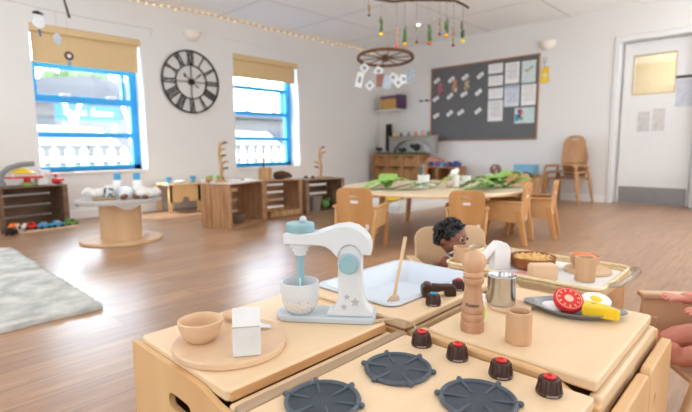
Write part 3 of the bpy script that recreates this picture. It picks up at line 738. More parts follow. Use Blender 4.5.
def hand(b, w, d, n, s, k=1.0):
    """palm with five separate slightly curled fingers; w wrist, d direction, n palm-down normal, s side of thumb"""
    w, d, n = Vector(w), Vector(d).normalized(), Vector(n).normalized(); sd = d.cross(n)*s
    for u in (-.008,0,.008): b.limb([(w+sd*u*k*.8,.0075*k),(w+d*.022*k+sd*u*k*1.15,.0068*k)],8)
    for i,(u,L) in enumerate(((-.0135,.020),(-.0047,.026),(.0045,.028),(.0135,.025))):
        p0 = w+d*.022*k+sd*u*k; p1 = p0+d*L*.55*k+sd*u*.18*k; p2 = p1+d*L*.42*k+n*L*.22*k
        b.limb([(p0,.0050*k),(p1,.0046*k),(p2,.0036*k)],8)
    t0 = w+d*.006*k+sd*.010*k; t1 = t0+d*.011*k+sd*.014*k; b.limb([(t0,.0058*k),(t1,.0050*k),(t1+d*.012*k+sd*.003*k,.0042*k)],8)
SKIND = mat('dark_doll_skin', (142,98,78), .42, var=.06, scale=12)
SKINP = mat('pink_doll_skin', (226,158,138), .5, rgb2=(208,132,114), scale=10)
HAIR = mat('black_curls', (26,24,26), .35, var=.2, scale=60)
dl = thing('baby_doll', 'baby doll with dark skin and black curls sitting in a pale chair behind the tray', 'doll', (1.584,.938,-.004), R(140))
b = B(); M = Matrix.Rotation(R(0),3,'Z')
b.limb([((0,-.055,.235),.055),((0,-.035,.285),.050),((0,-.02,.320),.036),((0,-.008,.350),.022),((0,.004,.385),.024)],14)
for s in (-1,1):
    b.limb([((s*.05,-.025,.31),.022),((s*.085,.0,.285),.019),((s*.075,.06,.275),.016)],12); hand(b,(s*.072,.068,.275),(-s*.2,1,-.1),(0,0,-1),-s)
    b.limb([((s*.035,-.03,.222),.038),((s*.055,.085,.222),.030),((s*.06,.125,.185),.024),((s*.06,.132,.12),.018),((s*.06,.16,.105),.015),((s*.062,.178,.105),.012)],12)
HC = (.006,.012,.433)
MH = Matrix.Rotation(R(38),3,'Z') @ Matrix.Rotation(R(-4),3,'X')
P = head_shape(b, HC, .062, MH)
bo = body('doll_body', b, SKIND, dl, .0032, 3)
for s in (-1,1): B().sph(P(s*.30,.83,.10),.0085).done('eye', mat('doll_eye_white',(205,196,190),.2), dl)
for s in (-1,1): B().sph(P(s*.30,.925,.10),.0056).done('pupil', BLACK, dl)
hb = B(); rnd = random.Random(5); hb.sph(P(0,-.14,.20),.0605,u=20,v=14)
for k in range(260):
    z = rnd.uniform(-.75,1); a = rnd.uniform(0,2*PI); q = math.sqrt(1-z*z); x,y = q*math.cos(a), q*math.sin(a)
    if y > .35 and z < .66: continue
    if y > -.1 and z < .05: continue
    if z < -.55: continue
    hb.torus(P(x*1.04,y*1.0-.08,z*1.0+.14), .0090,.0036,9,6,mtx=Matrix.Rotation(rnd.random()*6,4,'X') @ Matrix.Rotation(rnd.random()*6,4,'Y'))
hb = hb.done('curly_hair', HAIR, dl, ang=180); hb['kind']='stuff'
sh_ = B().limb([((0,-.055,.24),.060),((0,-.035,.285),.055),((0,-.02,.315),.042)],16)
body('doll_vest', sh_, mat('doll_vest',(150,96,80),.9), dl, .004)
d2 = thing('baby_doll', 'pink skinned baby doll reaching out of a chair next to the worktop unit', 'doll', (1.575,.066,.006), R(36))
b = B()
b.limb([((0,-.06,.245),.062),((0,-.05,.31),.058),((0,-.05,.36),.044),((0,-.05,.395),.025),((0,-.045,.42),.026)],14)
for s in (-1,1):
    b.limb([((s*.055,-.045,.36),.025),((s*.088,.015,.352),.020),((s*.062,.095,.348),.0165)],12); hand(b,(s*.060,.103,.348),(-s*.12,1,.10),(0,0,-1),-s,1.15)
    b.limb([((s*.038,-.03,.232),.044),((s*.062,.075,.236),.037),((s*.060,.105,.236),.031),((s*.052,.155,.222),.024),((s*.05,.172,.222),.022),((s*.05,.178,.245),.017)],12)
P = head_shape(b, (0,-.04,.475), .06, Matrix.Identity(3))
body('doll_body', b, SKINP, d2, .0030, 3)
for s in (-1,1): B().sph(P(s*.30,.82,.10),.0088).done('eye', mat('doll_eye_blue',(70,100,140),.2), d2)
hb = B().sph(P(0,-.16,.22),.0575,u=20,v=14).done('painted_hair', mat('brown_hair',(120,80,52),.6), d2)

# ================================================================== round table and what lies on it
TC = (3.69,2.415); TH = .42
rt_ = thing('round_table', 'large low round pale wooden table set with green leaves', 'table', (TC[0],TC[1],0))
B().prism([(.834*math.cos(2*PI*k/72),.834*math.sin(2*PI*k/72)) for k in range(72)], TH-.026, TH, 'z').done('table_top', TABLEW, rt_, bevel=.006)
B().torus((0,0,TH-.016),.833,.009,72,8,sz=1.4).done('table_edge', PLY, rt_)
for k in range(4):
    a = R(60+90*k); B().cone((.55*math.cos(a),.55*math.sin(a),0),(.48*math.cos(a),.48*math.sin(a),TH-.03),.022,.028,14).done('leg', CHAIR, rt_)
def leaf(loc, rz, L, Wd, lift, m, label, lobes=0, name='green_leaf'):
    b = B(); n = 14; mid=[]; lf=[]; rg=[]
    for i in range(n+1):
        t = i/n; w_ = Wd*math.sin(PI*min(1,t*1.02))**.75*(1-.35*t)+.002
        if lobes: w_ *= .55+.45*abs(math.cos(t*PI*lobes))
        z = lift*math.sin(PI*t*.8)+.004
        mid.append(b.bm.verts.new((t*L,0,z))); lf.append(b.bm.verts.new((t*L+(.03*L if lobes else 0),w_,z-.012-.25*w_*random.random()*.3+.012*(i%2)))); rg.append(b.bm.verts.new((t*L+(.03*L if lobes else 0),-w_,z-.010+.012*((i+1)%2))))
    for i in range(n):
        b.bm.faces.new((mid[i],mid[i+1],lf[i+1],lf[i])); b.bm.faces.new((mid[i],rg[i],rg[i+1],mid[i+1]))
    zmin = min(v.co.z for v in b.bm.verts)
    for v in b.bm.verts: v.co.z -= zmin
    o = b.done(name, m, ang=180); 
    B().tube([(-.18*L,0,.004),(0,0,.008),(L*.5,0,lift+.006-zmin*0)],.004,6).done('leaf_stalk', mat('stalk_green',(178,188,108),.6), o)
    return tag(o, label, 'leaf', 'leaves on the round table', loc, rz)
ZL = TH+.002
LV = [((3.28,2.92),-20,.34,.085,.05,GREEN,'broad green leaf at the table end nearest the first chair'),
 ((3.50,2.80),35,.36,.09,.09,GREEN,'tall arching green leaf behind the first chair'),
 ((3.50,2.72),-65,.32,.06,.02,GREEND,'dark flat leaf lying between first chair and pencil pot'),
 ((3.62,2.62),-30,.30,.05,.02,GREEND,'small dark leaf beside the pencil pot'),
 ((3.88,2.50),-25,.34,.035,.08,mat('leaf_lime',(170,186,88),.6),'narrow lime leaf leaning by the pencil pot'),
 ((4.02,2.16),-40,.42,.09,.04,GREEND,'large dark lobed leaf in front of the white pots',3),
 ((3.72,2.10),-50,.36,.07,.03,GREEND,'low dark leaf on the table edge facing the doll',2),
 ((4.15,2.22),-55,.42,.10,.10,GREEN,'raised bright lobed leaf in the middle of the leaf heap',3),
 ((4.30,2.15),-20,.40,.10,.11,GREEN,'tall bright leaf at the back of the heap',3),
 ((4.25,1.98),-35,.36,.08,.05,GREEN,'bright leaf tip hanging toward the side-on chairs',2),
 ((4.42,2.22),-75,.40,.08,.07,GREEN,'pointed green leaf at the chair stack end of the table'),
 ((4.12,2.06),10,.34,.08,.05,GREEND,'dark leaf lying across the heap toward the chair stack',2),
 ((3.95,2.28),-100,.36,.09,.06,GREEN,'bright leaf lying before the white pots',2),
 ((4.36,2.02),60,.32,.07,.06,GREEN,'bright leaf at the table rim nearest the door',0),
 ((3.36,2.86),-60,.36,.10,.07,GREEN,'broad leaf drooping over the first chair side of the rim',0),
 ((4.05,2.30),-80,.34,.08,.09,GREEN,'curled green leaf behind the white pots',3)]
for a in LV: leaf((a[0][0]*.911,a[0][1]*.911,ZL), R(a[1]), a[2]*1.02, a[3]*1.15, a[4]*.95+.025, a[5], a[6], *(a[7:] if len(a)>7 else ()))
def pot(loc, label, r=.042, h=.10):
    return tag(B().lathe([(0,0),(r*.82,0),(r,h),(r-.004,h),(r*.78,.005),(0,.005)],n=24).done('white_pot', PAPER), label, 'pot', loc=loc)
pot((3.516,2.387,TH+.0005), 'white pot holding coloured pencils on the round table', .055,.115)
for i,(dx,dy,m_,lb) in enumerate(((-.02,.01,GREY,'grey'),(.0,-.02,ORANGE,'orange'),(.018,.012,SKY,'pale blue'),(-.008,.022,BLACK,'black'))):
    tag(B().cone((3.516+dx*.6,2.387+dy*.6,TH+.008),(3.516+dx*1.7,2.387+dy*1.7,TH+.205),.006,.006,8).cone((3.516+dx*1.7,2.387+dy*1.7,TH+.205),(3.516+dx*1.75,2.387+dy*1.75,TH+.22),.006,.001,8).done('pencil', m_), lb+' pencil standing in the white pot', 'pencil', 'pencils in the white pot')
pot((3.735,2.205,TH+.0005), 'white pot nearest the pencil pot with a crumpled paper in it', .052,.11)
tag(B().sph((3.735,2.205,TH+.125),.035,(1,1,1.1)).sph((3.749,2.186,TH+.15),.022).done('paper_ball', PAPER,ang=180), 'crumpled white paper stuffed into the white pot', 'paper')
pot((3.844,2.150,TH+.0005), 'plain white pot beside the heap of leaves', .05,.10)
tag(B().sph((0,0,.03),.03,(1.3,1,1)).done('stone', mat('pebble',(196,176,150),.8)), 'beige pebble lying beside the white pots', 'stone', loc=(3.626,2.186,TH))

# ================================================================== stack of classroom chairs
def stack_chair(label, z, loc=(6.80,2.20), rz=R(83)):
    t = thing('stacking_chair', label, 'chair', (loc[0]-z*.48,loc[1]+z*.06,z), rz, 'stacked chairs beside the door')
    b = B(); outer = rrect(-.155,0,.155,.39,(.03,.03,.125,.125),7); c=(0,.335); hole=[]
    for (x,zz) in outer:
        a = math.atan2(zz-c[1], x-c[0]); ca, sa = math.cos(a), math.sin(a)
        hole.append(((math.copysign(.03,ca) if abs(ca)>.4 else .075*ca)+.014*ca, c[1]+.014*sa))
    b.holed(outer, hole, -.007,.007,'y'); b.rot(Matrix.Translation((0,-.155,.365)) @ Matrix.Rotation(R(9),4,'X')).done('backrest', STACK, t, bevel=.003)
    B().prism(rrect(-.169,-.15,.169,.21,.03), .34, .356, 'z').done('seat', STACK, t, bevel=.004)
    for s in (-1,1):
        B().box(s*.182-.013,-.17,.322,s*.182+.012,.22,.354).done('side_rail', STACK, t, bevel=.005)
        for f_ in (-1,1):
            m_ = Matrix.Identity(4); m_[0][2] = -s*.10; m_[0][3] = s*.034
            B().prism([(f_*.175-.022,.335),(f_*.175+.022,.335),(f_*.215+.016,0),(f_*.215-.016,0)], s*.206-.011,s*.206+.011,'x').rot(m_).done('leg', STACK, t, bevel=.004)
    return t
stack_chair('bottom wooden stacking chair of the pile standing by the door', 0)
stack_chair('middle wooden stacking chair of the pile by the door', .092)
stack_chair('topmost wooden stacking chair of the pile with slotted rounded back', .184)

# ================================================================== crates along the window side
def crate(label, loc, rz, L, D, Hh, me, ms, group='wooden crates along the window side', slats=4, gap=.018):
    """fruit crate on its side, open face toward local -y, origin at front corner"""
    t = thing('wooden_crate', label, 'crate', loc, rz, group)
    for x in (0,L-.014):
        b = B(); w_ = (D-2*.006)/3
        for k in range(3): b.box(x,k*(w_+.006)+ (0), .008,x+.014,k*(w_+.006)+w_,Hh-.008)
        b.done('end_panel', me, t, bevel=.002)
    b = B(); w_ = (Hh-gap*(slats-1))/slats
    for k in range(slats): b.box(.014,D-.012,k*(w_+gap),L-.014,D,k*(w_+gap)+w_)
    b.done('back_slats', ms, t, bevel=.002)
    for z,nm in ((0,'bottom_boards'),(Hh-.012,'top_boards')):
        b = B(); w_ = (D-.012)/3
        for k in range(3): b.box(0,k*(w_+.004),z,L,k*(w_+.004)+w_,z+.012)
        b.done(nm, ms, t, bevel=.002)
    for x in (.014,L-.044):
        for y in (.004,D-.042): 
            B().box(x,y,.012,x+.03,y+.03,Hh-.012).done('corner_post', ms, t, bevel=.002)
    return t
crate('large dark brown crate on its side under the play house at the first window', (.86,5.36,0), R(8), .62, .34, .43, CRATED, CRATED, slats=4)
c1 = crate('sunlit pine crate with knotty end boards, nearest to the spool table', (2.44,3.90,0), R(20), .62, .35, .44, CRATEZ, CRATE, slats=4, gap=.03)
c2 = crate('middle pine crate with tray inside and a pot of sticks on top', (3.06,4.19,0), R(-5), .53, .36, .425, CRATEZ, CRATE, slats=5, gap=.028)
c3 = crate('greyish slatted crate holding a bucket, nearest to the corner shelf', (3.61,4.10,0), R(-10), .56, .36, .415, CRATEG, CRATEG, slats=4, gap=.03)
def P1(x,y,z,o=(2.44,3.90),a=R(20)): return (o[0]+x*math.cos(a)-y*math.sin(a), o[1]+x*math.sin(a)+y*math.cos(a), z)
def P2(x,y,z): return P1(x,y,z,(3.06,4.19),R(-5))
def P3(x,y,z): return P1(x,y,z,(3.61,4.10),R(-10))
def P0(x,y,z): return P1(x,y,z,(.86,5.36),R(8))
# things in and on the crates
tag(B().lathe([(0,0),(.09,0),(.11,.03),(.115,.085),(.10,.095),(.095,.085),(.085,.02),(0,.015)]).done('stone_bowl', mat('stone_bowl',(118,98,84),.8)), 'dark grey brown bowl inside the sunlit crate', 'bowl', loc=P1(.30,.18,.013))
tag(B().prism([(.02,-.02),(.56,-.02),(.60,.16),(.54,.40),(.04,.36),(-.02,.14)],0,.004,'z').done('lace_cloth', mat('lace_white',(214,206,200),.9,var=.06,scale=60)), 'white lacy cloth spread over the sunlit crate', 'cloth', loc=P1(0,0,.442), rz=R(20))
def branch_stand(loc, label, h, seed):
    rnd = random.Random(seed); t = thing('branch_stand', label, 'wooden ornament', loc)
    B().cone((0,0,0),(0,0,.02),.06,.055,16).done('stand_base', TWIG, t)
    B().tube([(0,0,.02),(.01,0,h*.4),(-.006,.004,h*.7),(.004,0,h)],[.019,.018,.017,.014],8).done('stem', TWIG, t)
    for k in range(5):
        z = h*(.28+.16*k); a = rnd.random()*6.3; e = (.055*math.cos(a),.055*math.sin(a),z+.03)
        br = B().tube([(0,0,z),e],[.011,.008],6).done('twig', TWIG, t)
        B().cone((e[0],e[1],e[2]-.008),(e[0],e[1],e[2]+.008),.024,.024,14).done('wood_slice', TWIG if k%2 else BARK, br)
    return t
branch_stand(P1(.16,.22,.448), 'wooden branch stand with slices on the sunlit crate', .40, 2)
branch_stand(P3(.33,.20,.417), 'slim wooden branch stand on the greyish crate', .38, 9)
for i,(x,y,n_,lb) in enumerate(((.42,.18,'metal','dull silver dish lying on the lace cloth'),(.30,.12,'shell','pale shell lying on the lace cloth'))):
    tag(B().lathe([(0,0),(.03,0),(.05,.02),(.047,.022),(.02,.006),(0,.006)],sy=.8).done(('metal_dish','shell')[i], (TIN,PAPER)[i]), lb, ('dish','shell')[i], loc=P1(x,y,.448))
tag(B().sph((0,0,.03),.03,(1,1,1)).sph((.03,0,.035),.018).done('wooden_bird', CRATE), 'small round wooden bird on the sunlit crate', 'ornament', loc=P1(.06,.30,.447))
tag(B().sph((0,0,.028),.028,(1.2,1,1)).done('pine_cone', BARK), 'brown pine cone on the lace cloth edge near the branch stand', 'pine cone', loc=P1(.24,.28,.446))
lp = thing('log_pot', 'hollow log pot with one tall dark stick on the middle crate', 'pot', P2(.12,.16,.427))
B().lathe([(0,0),(.075,0),(.078,.14),(.062,.142),(.06,.02),(0,.02)],n=18).done('log_shell', TWIG, lp)
tag(B().tube([(0,0,.02),(.006,.0,.16),(-.004,0,.34)],[.010,.010,.008],7).done('tall_stick', BARK), 'tall dark stick standing in the log pot', 'stick', loc=P2(.10,.16,.428))
tag(B().limb([((0,0,.045),.045),((.07,0,.05),.05),((.15,.01,.042),.036)],12).sph((.19,.012,.03),.022).done('bark_log', BARK), 'short knobbly bark log lying on the middle crate', 'log', loc=P2(.28,.16,.427), rz=R(-10))
wt = thing('wooden_tray', 'shallow slanted wooden tray of pine cones in the middle crate', 'tray', P2(.06,-.02,.013), R(-5))
w_ = B(); w_.box(0,0,0,.42,.26,.01); w_.prism([(0,0),(.26,0),(.27,.07),(-.02,.07)],0,.01,'x'); w_.prism([(0,0),(.26,0),(.27,.07),(-.02,.07)],.41,.42,'x'); w_.box(0,-.012,0,.42,0,.065); w_.box(0,.25,0,.42,.26,.07); w_.done('tray_box', TWIG, wt)
for k in range(6):
    tag(B().sph((0,0,.022),.024,(1.2,1,.9)).done('pine_cone', mat('cone_pale',(150,116,84),.9)), 'pale pine cone in the tray of the middle crate', 'pine cone', 'pine cones in the crate tray', loc=P2(.12+.06*k,.08+.05*(k%2),.024))
bk = thing('tin_bucket', 'dull grey bucket standing in the greyish crate', 'bucket', P3(.20,.16,.013))
B().lathe([(0,0),(.075,0),(.10,.19),(.104,.192),(.096,.192),(.07,.006),(0,.006)],n=28).done('bucket_wall', mat('dull_tin',(150,140,132),.6,.3), bk)
B().torus((0,0,.12),.0885,.004,28,6).done('bucket_band', GREY, bk)
tag(B().sph((0,0,.06),.06,(1.2,.8,.9)).sph((.05,0,.11),.035).sph((-.05,.01,.10),.03).done('green_cloth_ball', GREEND, ang=180), 'dark green soft bundle beside the bucket in the greyish crate', 'bundle', loc=P3(.40,.20,.016))
for k,(x,lb) in enumerate(((.10,'first brown seed pod on the greyish crate'),(.16,'second brown seed pod beside the slim branch stand'))):
    tag(B().sph((0,0,.018),.018,(1.5,1,1)).done('seed_pod', BARK), lb, 'seed pod', loc=P3(x+.02,.2-.06*k,.416))

# ================================================================== play house, vehicles at the dark crate
ph = thing('toy_play_house', 'red and yellow toy play house with grey curved track on the dark crate', 'toy', P0(.30,.18,.432), R(8))
B().tube([(-.19,-.03,.0),(-.215,-.03,.07),(-.20,-.03,.13),(-.14,-.03,.18),(-.04,-.03,.21),(.08,-.03,.218)],[.026]*6,10).done('curved_track', GREY, ph)
B().box(-.16,-.09,.075,.14,.10,.09).done('platform', RED, ph, bevel=.004)
B().lathe([(0,.175),(.05,.165),(.11,.13),(.10,.12),(.02,.13),(0,.14)]).rot(Matrix.Translation((-.02,0,0))).done('yellow_canopy', YELLOW, ph)
B().cone((.02,0,.0),(.02,0,.075),.035,.03,14).done('post', RED, ph)
B().cone((.02,0,0),(.02,0,.028),.06,.05,16).done('post_foot', GREEN, ph)
for (x,y) in ((-.12,-.06),(.10,-.06),(-.12,.07),(.10,.07)): B().cone((x,y,.09),(x,y,.13),.008,.008,8).done('strut', PAPER, ph)
B().box(.10,-.05,.0,.19,.06,.07).box(.13,-.05,.09,.22,.04,.15).done('white_block', PAPER, ph, bevel=.004)
pl = thing('toy_plane', 'small red toy helicopter at the window end of the dark crate', 'toy', P0(.575,.14,.432), R(8))
B().limb([((-.02,0,.035),.028),((.03,0,.035),.022),((.07,0,.045),.010)],12).done('fuselage', RED, pl)
B().box(-.008,-.006,.06,.008,.006,.10).done('rotor_mast', RED, pl); B().box(-.11,-.012,.10,.08,.012,.106).box(-.012,-.09,.10,.012,.09,.106).done('rotor_blade', RED, pl)
B().cone((-.02,-.03,.008),(.05,-.03,.008),.006).cone((-.02,.03,.008),(.05,.03,.008),.006).done('skid', DARK, pl)
pb = tag(B().prism(rrect(0,0,.56,.14,.04),0,.012,'z').done('wooden_track', BEECHX, None, bevel=.003), 'pale wooden track board on the floor before the dark crate', 'toy track', loc=P0(.08,-.18,.0005), rz=R(8))
def toy_car(loc, rz, mb_, mc, label, s=1.0):
    t = thing('toy_car', label, 'toy car', loc, rz, None)
    B().prism([(-.05*s,.014*s),(.05*s,.014*s),(.05*s,.034*s),(.026*s,.038*s),(.014*s,.058*s),(-.024*s,.058*s),(-.036*s,.038*s),(-.05*s,.036*s)],-.022*s,.022*s,'y').done('car_body', mb_, t, bevel=.003)
    B().box(-.02*s,-.0225*s,.04*s,.012*s,.0225*s,.054*s).done('window_band', mc, t)
    for x in (-.03*s,.03*s):
        for y in (-.024*s,.024*s): B().cone((x,y-.004*s,.012*s),(x,y+.004*s,.012*s),.012*s,.012*s,14).done('wheel', BLACK, t)
    return t
toy_car(P0(.33,-.11,.013), R(10), BLUEP, BEECH, 'blue toy car with wooden cab, nearer the pink animal side of the track', 1.15)
toy_car(P0(.45,-.11,.013), R(5), BLUEP, BEECH, 'blue toy car second along the track, behind the green one', 1.15)
toy_car(P0(.59,-.08,.0005), R(20), GREEND, BLACK, 'green toy car at the end of the row by the spool table', 1.3)
toy_car(P0(.24,-.05,.013), R(-20), RED, BLACK, 'red toy car half inside the dark crate', 1.2)
toy_car(P0(.10,-.06,.013), R(30), ORANGE, CREAM, 'orange toy truck standing behind the black and white animal', 1.35)
tc_ = thing('toy_cow', 'black and white toy cow on the track before the dark crate', 'toy animal', P0(.12,-.15,.013), R(40))
b = B().limb([((-.03,0,.045),.020),((.0,0,.047),.021),((.028,0,.047),.019)],12).limb([((.03,0,.052),.013),((.046,0,.068),.011),((.060,0,.066),.009)],10)
for x in (-.03,.026):
    for y in (-.011,.011): b.limb([((x,y,.040),.009),((x+.003,y,.022),.006),((x,y,.004),.0055)],8)
b.limb([((-.048,0,.05),.004),((-.056,0,.03),.003)],6); b.sph((.044,.014,.074),.006); b.sph((.044,-.014,.074),.006)
body('cow_body', b, mat('cow_hide',(236,234,230),.6,rgb2=(36,34,34),scale=26,contrast=(.50,.53)), tc_, .003)
toy_car(P0(.03,-.16,.0005), R(60), BLACK, GREY, 'black toy car at the outer end of the track', 1.2)

# ================================================================== cable spool table
sp_ = thing('spool_table', 'upturned wooden cable spool used as table with grey draped top', 'table', (1.52,4.17,0))
B().cone((0,0,0),(0,0,.022),.33,.33,56).done('base_disc', SPOOL, sp_, bevel=.004)
B().cone((0,0,.022),(0,0,.335),.166,.166,48).done('drum', SPOOL, sp_)
B().cone((0,0,.335),(0,0,.357),.33,.33,56).done('top_disc', SPOOL, sp_, bevel=.003)
b = B(); n=96; top=[];low=[];ins=[]
for k in range(n):
    a=2*PI*k/n; top.append(b.bm.verts.new((.336*math.cos(a),.336*math.sin(a),.3625)))
    z=.346-.010*abs(math.sin(a*9))-.045*max(0,math.sin(a*3+.5))**6; low.append(b.bm.verts.new((.340*math.cos(a),.340*math.sin(a),z)))
b.bm.faces.new(top)
for k in range(n): b.bm.faces.new((top[k],low[k],low[(k+1)%n],top[(k+1)%n]))
tag(b.done('table_cover', mat('grey_cover',(180,173,168),.9,var=.05,scale=30)), 'pale grey cloth with scalloped hem covering the spool table', 'cloth', loc=(1.52,4.17,0))
SZ = .3635
def wool(loc, label, s, seed):
    rnd = random.Random(seed); b = B().sph((0,0,.03*s),.06*s,(1.3,1,.6))
    for k in range(16): b.sph((rnd.uniform(-.075,.075)*s,rnd.uniform(-.05,.05)*s,(.022+rnd.random()*.035)*s),.026*s,(1,1,.8),10,8)
    z = min(v.co.z for v in b.bm.verts)
    for v in b.bm.verts: v.co.z -= z
    return tag(b.done('wool_tuft', FLUFF, ang=180), label, 'wool', loc=loc)
wool((1.39,4.28,SZ), 'white fleecy tuft at the crate end of the spool table', 1.25, 1)
wool((1.71,4.01,SZ), 'white fleecy tuft at the opposite end of the spool table, by the blue caps', 1.2, 2)
def bottle(loc, label):
    t = thing('glue_bottle', label, 'bottle', loc)
    B().lathe([(0,0),(.036,0),(.038,.004),(.038,.135),(.034,.152),(.022,.158),(0,.158)],n=24).done('bottle_body', PAPER, t)
    B().lathe([(0,.156),(.029,.156),(.029,.212),(.026,.218),(0,.218)],n=24).done('bottle_cap', BLUEP, t)
bottle((1.55,4.27,SZ), 'white bottle with blue cap next to the clear dome')
bottle((1.67,4.15,SZ), 'white bottle with blue cap next to the fleecy tuft')
jr = thing('patterned_jar', 'dark and white patterned jar on the spool table', 'jar', (1.44,4.18,SZ))
B().lathe([(0,0),(.036,0),(.040,.02),(.040,.08),(.030,.10),(0,.10)],n=24).done('jar_body', mat('jar_pattern',(200,204,206),.5,rgb2=(70,78,84),scale=40,contrast=(.48,.54)), jr)
B().lathe([(0,.10),(.030,.10),(.030,.12),(0,.122)],n=20).done('jar_lid', PAPER, jr)
tag(B().lathe([(0,0),(.062,0),(.07,.02),(.068,.06),(.05,.09),(.02,.10),(0,.102)],n=24).done('plastic_dome', mat('frosted_plastic',(222,226,230),.25,var=.03)), 'milky clear plastic dome between the two blue capped bottles', 'dome', loc=(1.57,4.14,SZ))
tag(B().prism(rrect(-.09,-.02,.09,.02,.015),0,.022,'z').done('bark_piece', mat('bark_tan',(176,142,104),.8), None, bevel=.004), 'flat tan bark piece on the spool table edge', 'bark', loc=(1.38,4.12,SZ), rz=R(-30))
for k,(x,y,lb) in enumerate(((1.50,4.03,'brown pine cone in front of the clear dome'),(1.53,4.08,'brown pine cone leaning against the clear dome'),(1.60,4.01,'small reddish pine cone between bottle and dome'),(1.66,3.97,'reddish pine cone touching the fleecy tuft'))):
    tag(B().sph((0,0,.022),.022,(1.2,1,1)).sph((.012,0,.026),.016).done('pine_cone', mat('cone_red',(128,82,58),.8)), lb, 'pine cone', loc=(x,y,SZ))

# ================================================================== low bench table under the wall between windows
lt_ = thing('low_table', 'low light wooden play table with arched front standing against the window wall', 'table', (2.55,5.42,0))
B().prism(rrect(0,0,1.25,.40,.02), .34,.362,'z').done('table_top', PLY, lt_, bevel=.004)
arch = [(.05,.12),(.40,.12),(.40,.34),(.05,.34)]
B().prism([(.03,.13),(.19,.13)]+[(.235+.045*math.cos(PI-k*PI/8),.15+.045*math.sin(PI-k*PI/8)) for k in range(9)]+[(.28,.13),(.44,.13),(.44,.34),(.03,.34)], .03,.045,'y').done('front_apron', PLYZ, lt_)
B().box(.46,.03,.10,1.2,.045,.34).done('side_apron', PLYZ, lt_)
for (x,y) in ((.03,.03),(.41,.03),(1.18,.03),(.03,.34),(1.18,.34)): B().prism([(x-.012,0),(x+.026,0),(x+.034,.34),(x-.008,.34)],y,y+.035,'y').done('leg', PLYZ, lt_)
def teacup(loc, label, m):
    t = thing('toy_cup', label, 'cup', loc)
    B().lathe([(0,0),(.02,0),(.022,.012),(.012,.02),(.03,.035),(.04,.075),(.037,.076),(.028,.04),(0,.03)]).done('cup_body', m, t); return t
teacup((2.62,5.55,.3625),'blue toy goblet at the spool table end of the low table',BLUEP)
teacup((2.95,5.56,.3625),'blue toy goblet further along the low table',BLUEP)
for k,(x,lb) in enumerate(((3.18,'bright green toy bush on the low table, nearer the blue goblet'),(3.34,'bright green toy bush on the low table, nearer the crate'))):
    tag(B().sph((0,0,.035),.04,(1.2,1,.9)).sph((.03,.01,.05),.026).sph((-.03,0,.045),.026).done('toy_bush', mat('bright_green',(128,196,70),.6),ang=180), lb, 'toy bush', loc=(x,5.55,.362))
for k,(x,lb) in enumerate(((2.74,'white toy saucer stack beside the first blue goblet'),(3.08,'white toy saucer stack beside the green bushes'))):
    tag(B().lathe([(0,0),(.04,0),(.06,.012),(.062,.03),(.05,.034),(0,.03)]).done('toy_saucers', PAPER), lb, 'saucer', loc=(x,5.5,.3625))
tag(B().sph((0,0,.05),.05,(1,1,1)).done('yellow_ball', YELLOW), 'yellow ball on the floor under the low table', 'ball', loc=(3.02,5.36,0))

# ================================================================== carpet at the near side
b = B(); rnd = random.Random(4); nx,ny = 60,90; x0,x1,y0,y1 = -1.2,.76,2.395,4.42
vv=[[b.bm.verts.new((x0+(x1-x0)*i/nx+rnd.uniform(-.008,.008),y0+(y1-y0)*j/ny+rnd.uniform(-.008,.008),.022+rnd.uniform(-.006,.007))) for j in range(ny+1)] for i in range(nx+1)]
for i in range(nx):
    for j in range(ny): b.bm.faces.new((vv[i][j],vv[i+1][j],vv[i+1][j+1],vv[i][j+1]))
for (loop) in ([vv[i][0] for i in range(nx+1)],[vv[nx][j] for j in range(ny+1)],[vv[i][ny] for i in range(nx+1)],[vv[0][j] for j in range(ny+1)]):
    lo=[b.bm.verts.new((v.co.x,v.co.y,.001)) for v in loop]
    for k in range(len(loop)-1): b.bm.faces.new((loop[k],loop[k+1],lo[k+1],lo[k]))
cp = b.done('carpet', mat('grey_carpet',(206,205,200),.95,rgb2=(164,166,162),scale=9,bump=.9,contrast=(.35,.68)), ang=180)
tag(cp,'light grey mottled shaggy carpet lying on the wooden floor','carpet')

# ================================================================== on the walls
# clock, built flat in (x,z) then hung on the window wall
ck = thing('wall_clock', 'large open black metal wall clock with roman numerals between the windows', 'clock', (3.145,YW-.03,1.672))
QM = Matrix.Rotation(PI/2,4,'X')
def flat_ring(r0, r1, th=.012):
    n = 64; o = [(r1*math.cos(2*PI*k/n), r1*math.sin(2*PI*k/n)) for k in range(n)]; i = [(r0*math.cos(2*PI*k/n), r0*math.sin(2*PI*k/n)) for k in range(n)]
    return B().holed(o, i, -th/2, th/2, 'y')
flat_ring(.392,.412).done('outer_rim', BLACK, ck); flat_ring(.212,.226).done('inner_rim', BLACK, ck)
def stroke(b, cx, cr, L, w_, tilt, ang):
    """bar at radius cr, tangential offset cx, tilted from radial; ang is the clockwise angle from twelve"""
    m = Matrix.Rotation(ang,4,'Y') @ Matrix.Translation((cx,0,cr)) @ Matrix.Rotation(tilt,4,'Y') @ Matrix.Diagonal((w_,.010,L,1))
    vs = bmesh.ops.create_cube(b.bm, size=1)['verts']; b._place(vs, m)
NUM = ['XII','I','II','III','IIII','V','VI','VII','VIII','IX','X','XI']
for k, s in enumerate(NUM):
    b = B(); ww = {'I':.024,'V':.050,'X':.050}; tot = sum(ww[c] for c in s); x = -tot/2; L = .168
    for c in s:
        cx = x+ww[c]/2; x += ww[c]
        if c == 'I': stroke(b, cx, .309, L, .013, 0, R(30*k))
        elif c == 'V': stroke(b, cx-.010, .309, L, .014, R(-6), R(30*k)); stroke(b, cx+.010, .309, L, .009, R(6), R(30*k))
        else: stroke(b, cx, .309, L, .014, R(-12), R(30*k)); stroke(b, cx, .309, L, .009, R(12), R(30*k))
    b.done('numeral', BLACK, ck)
b = B()
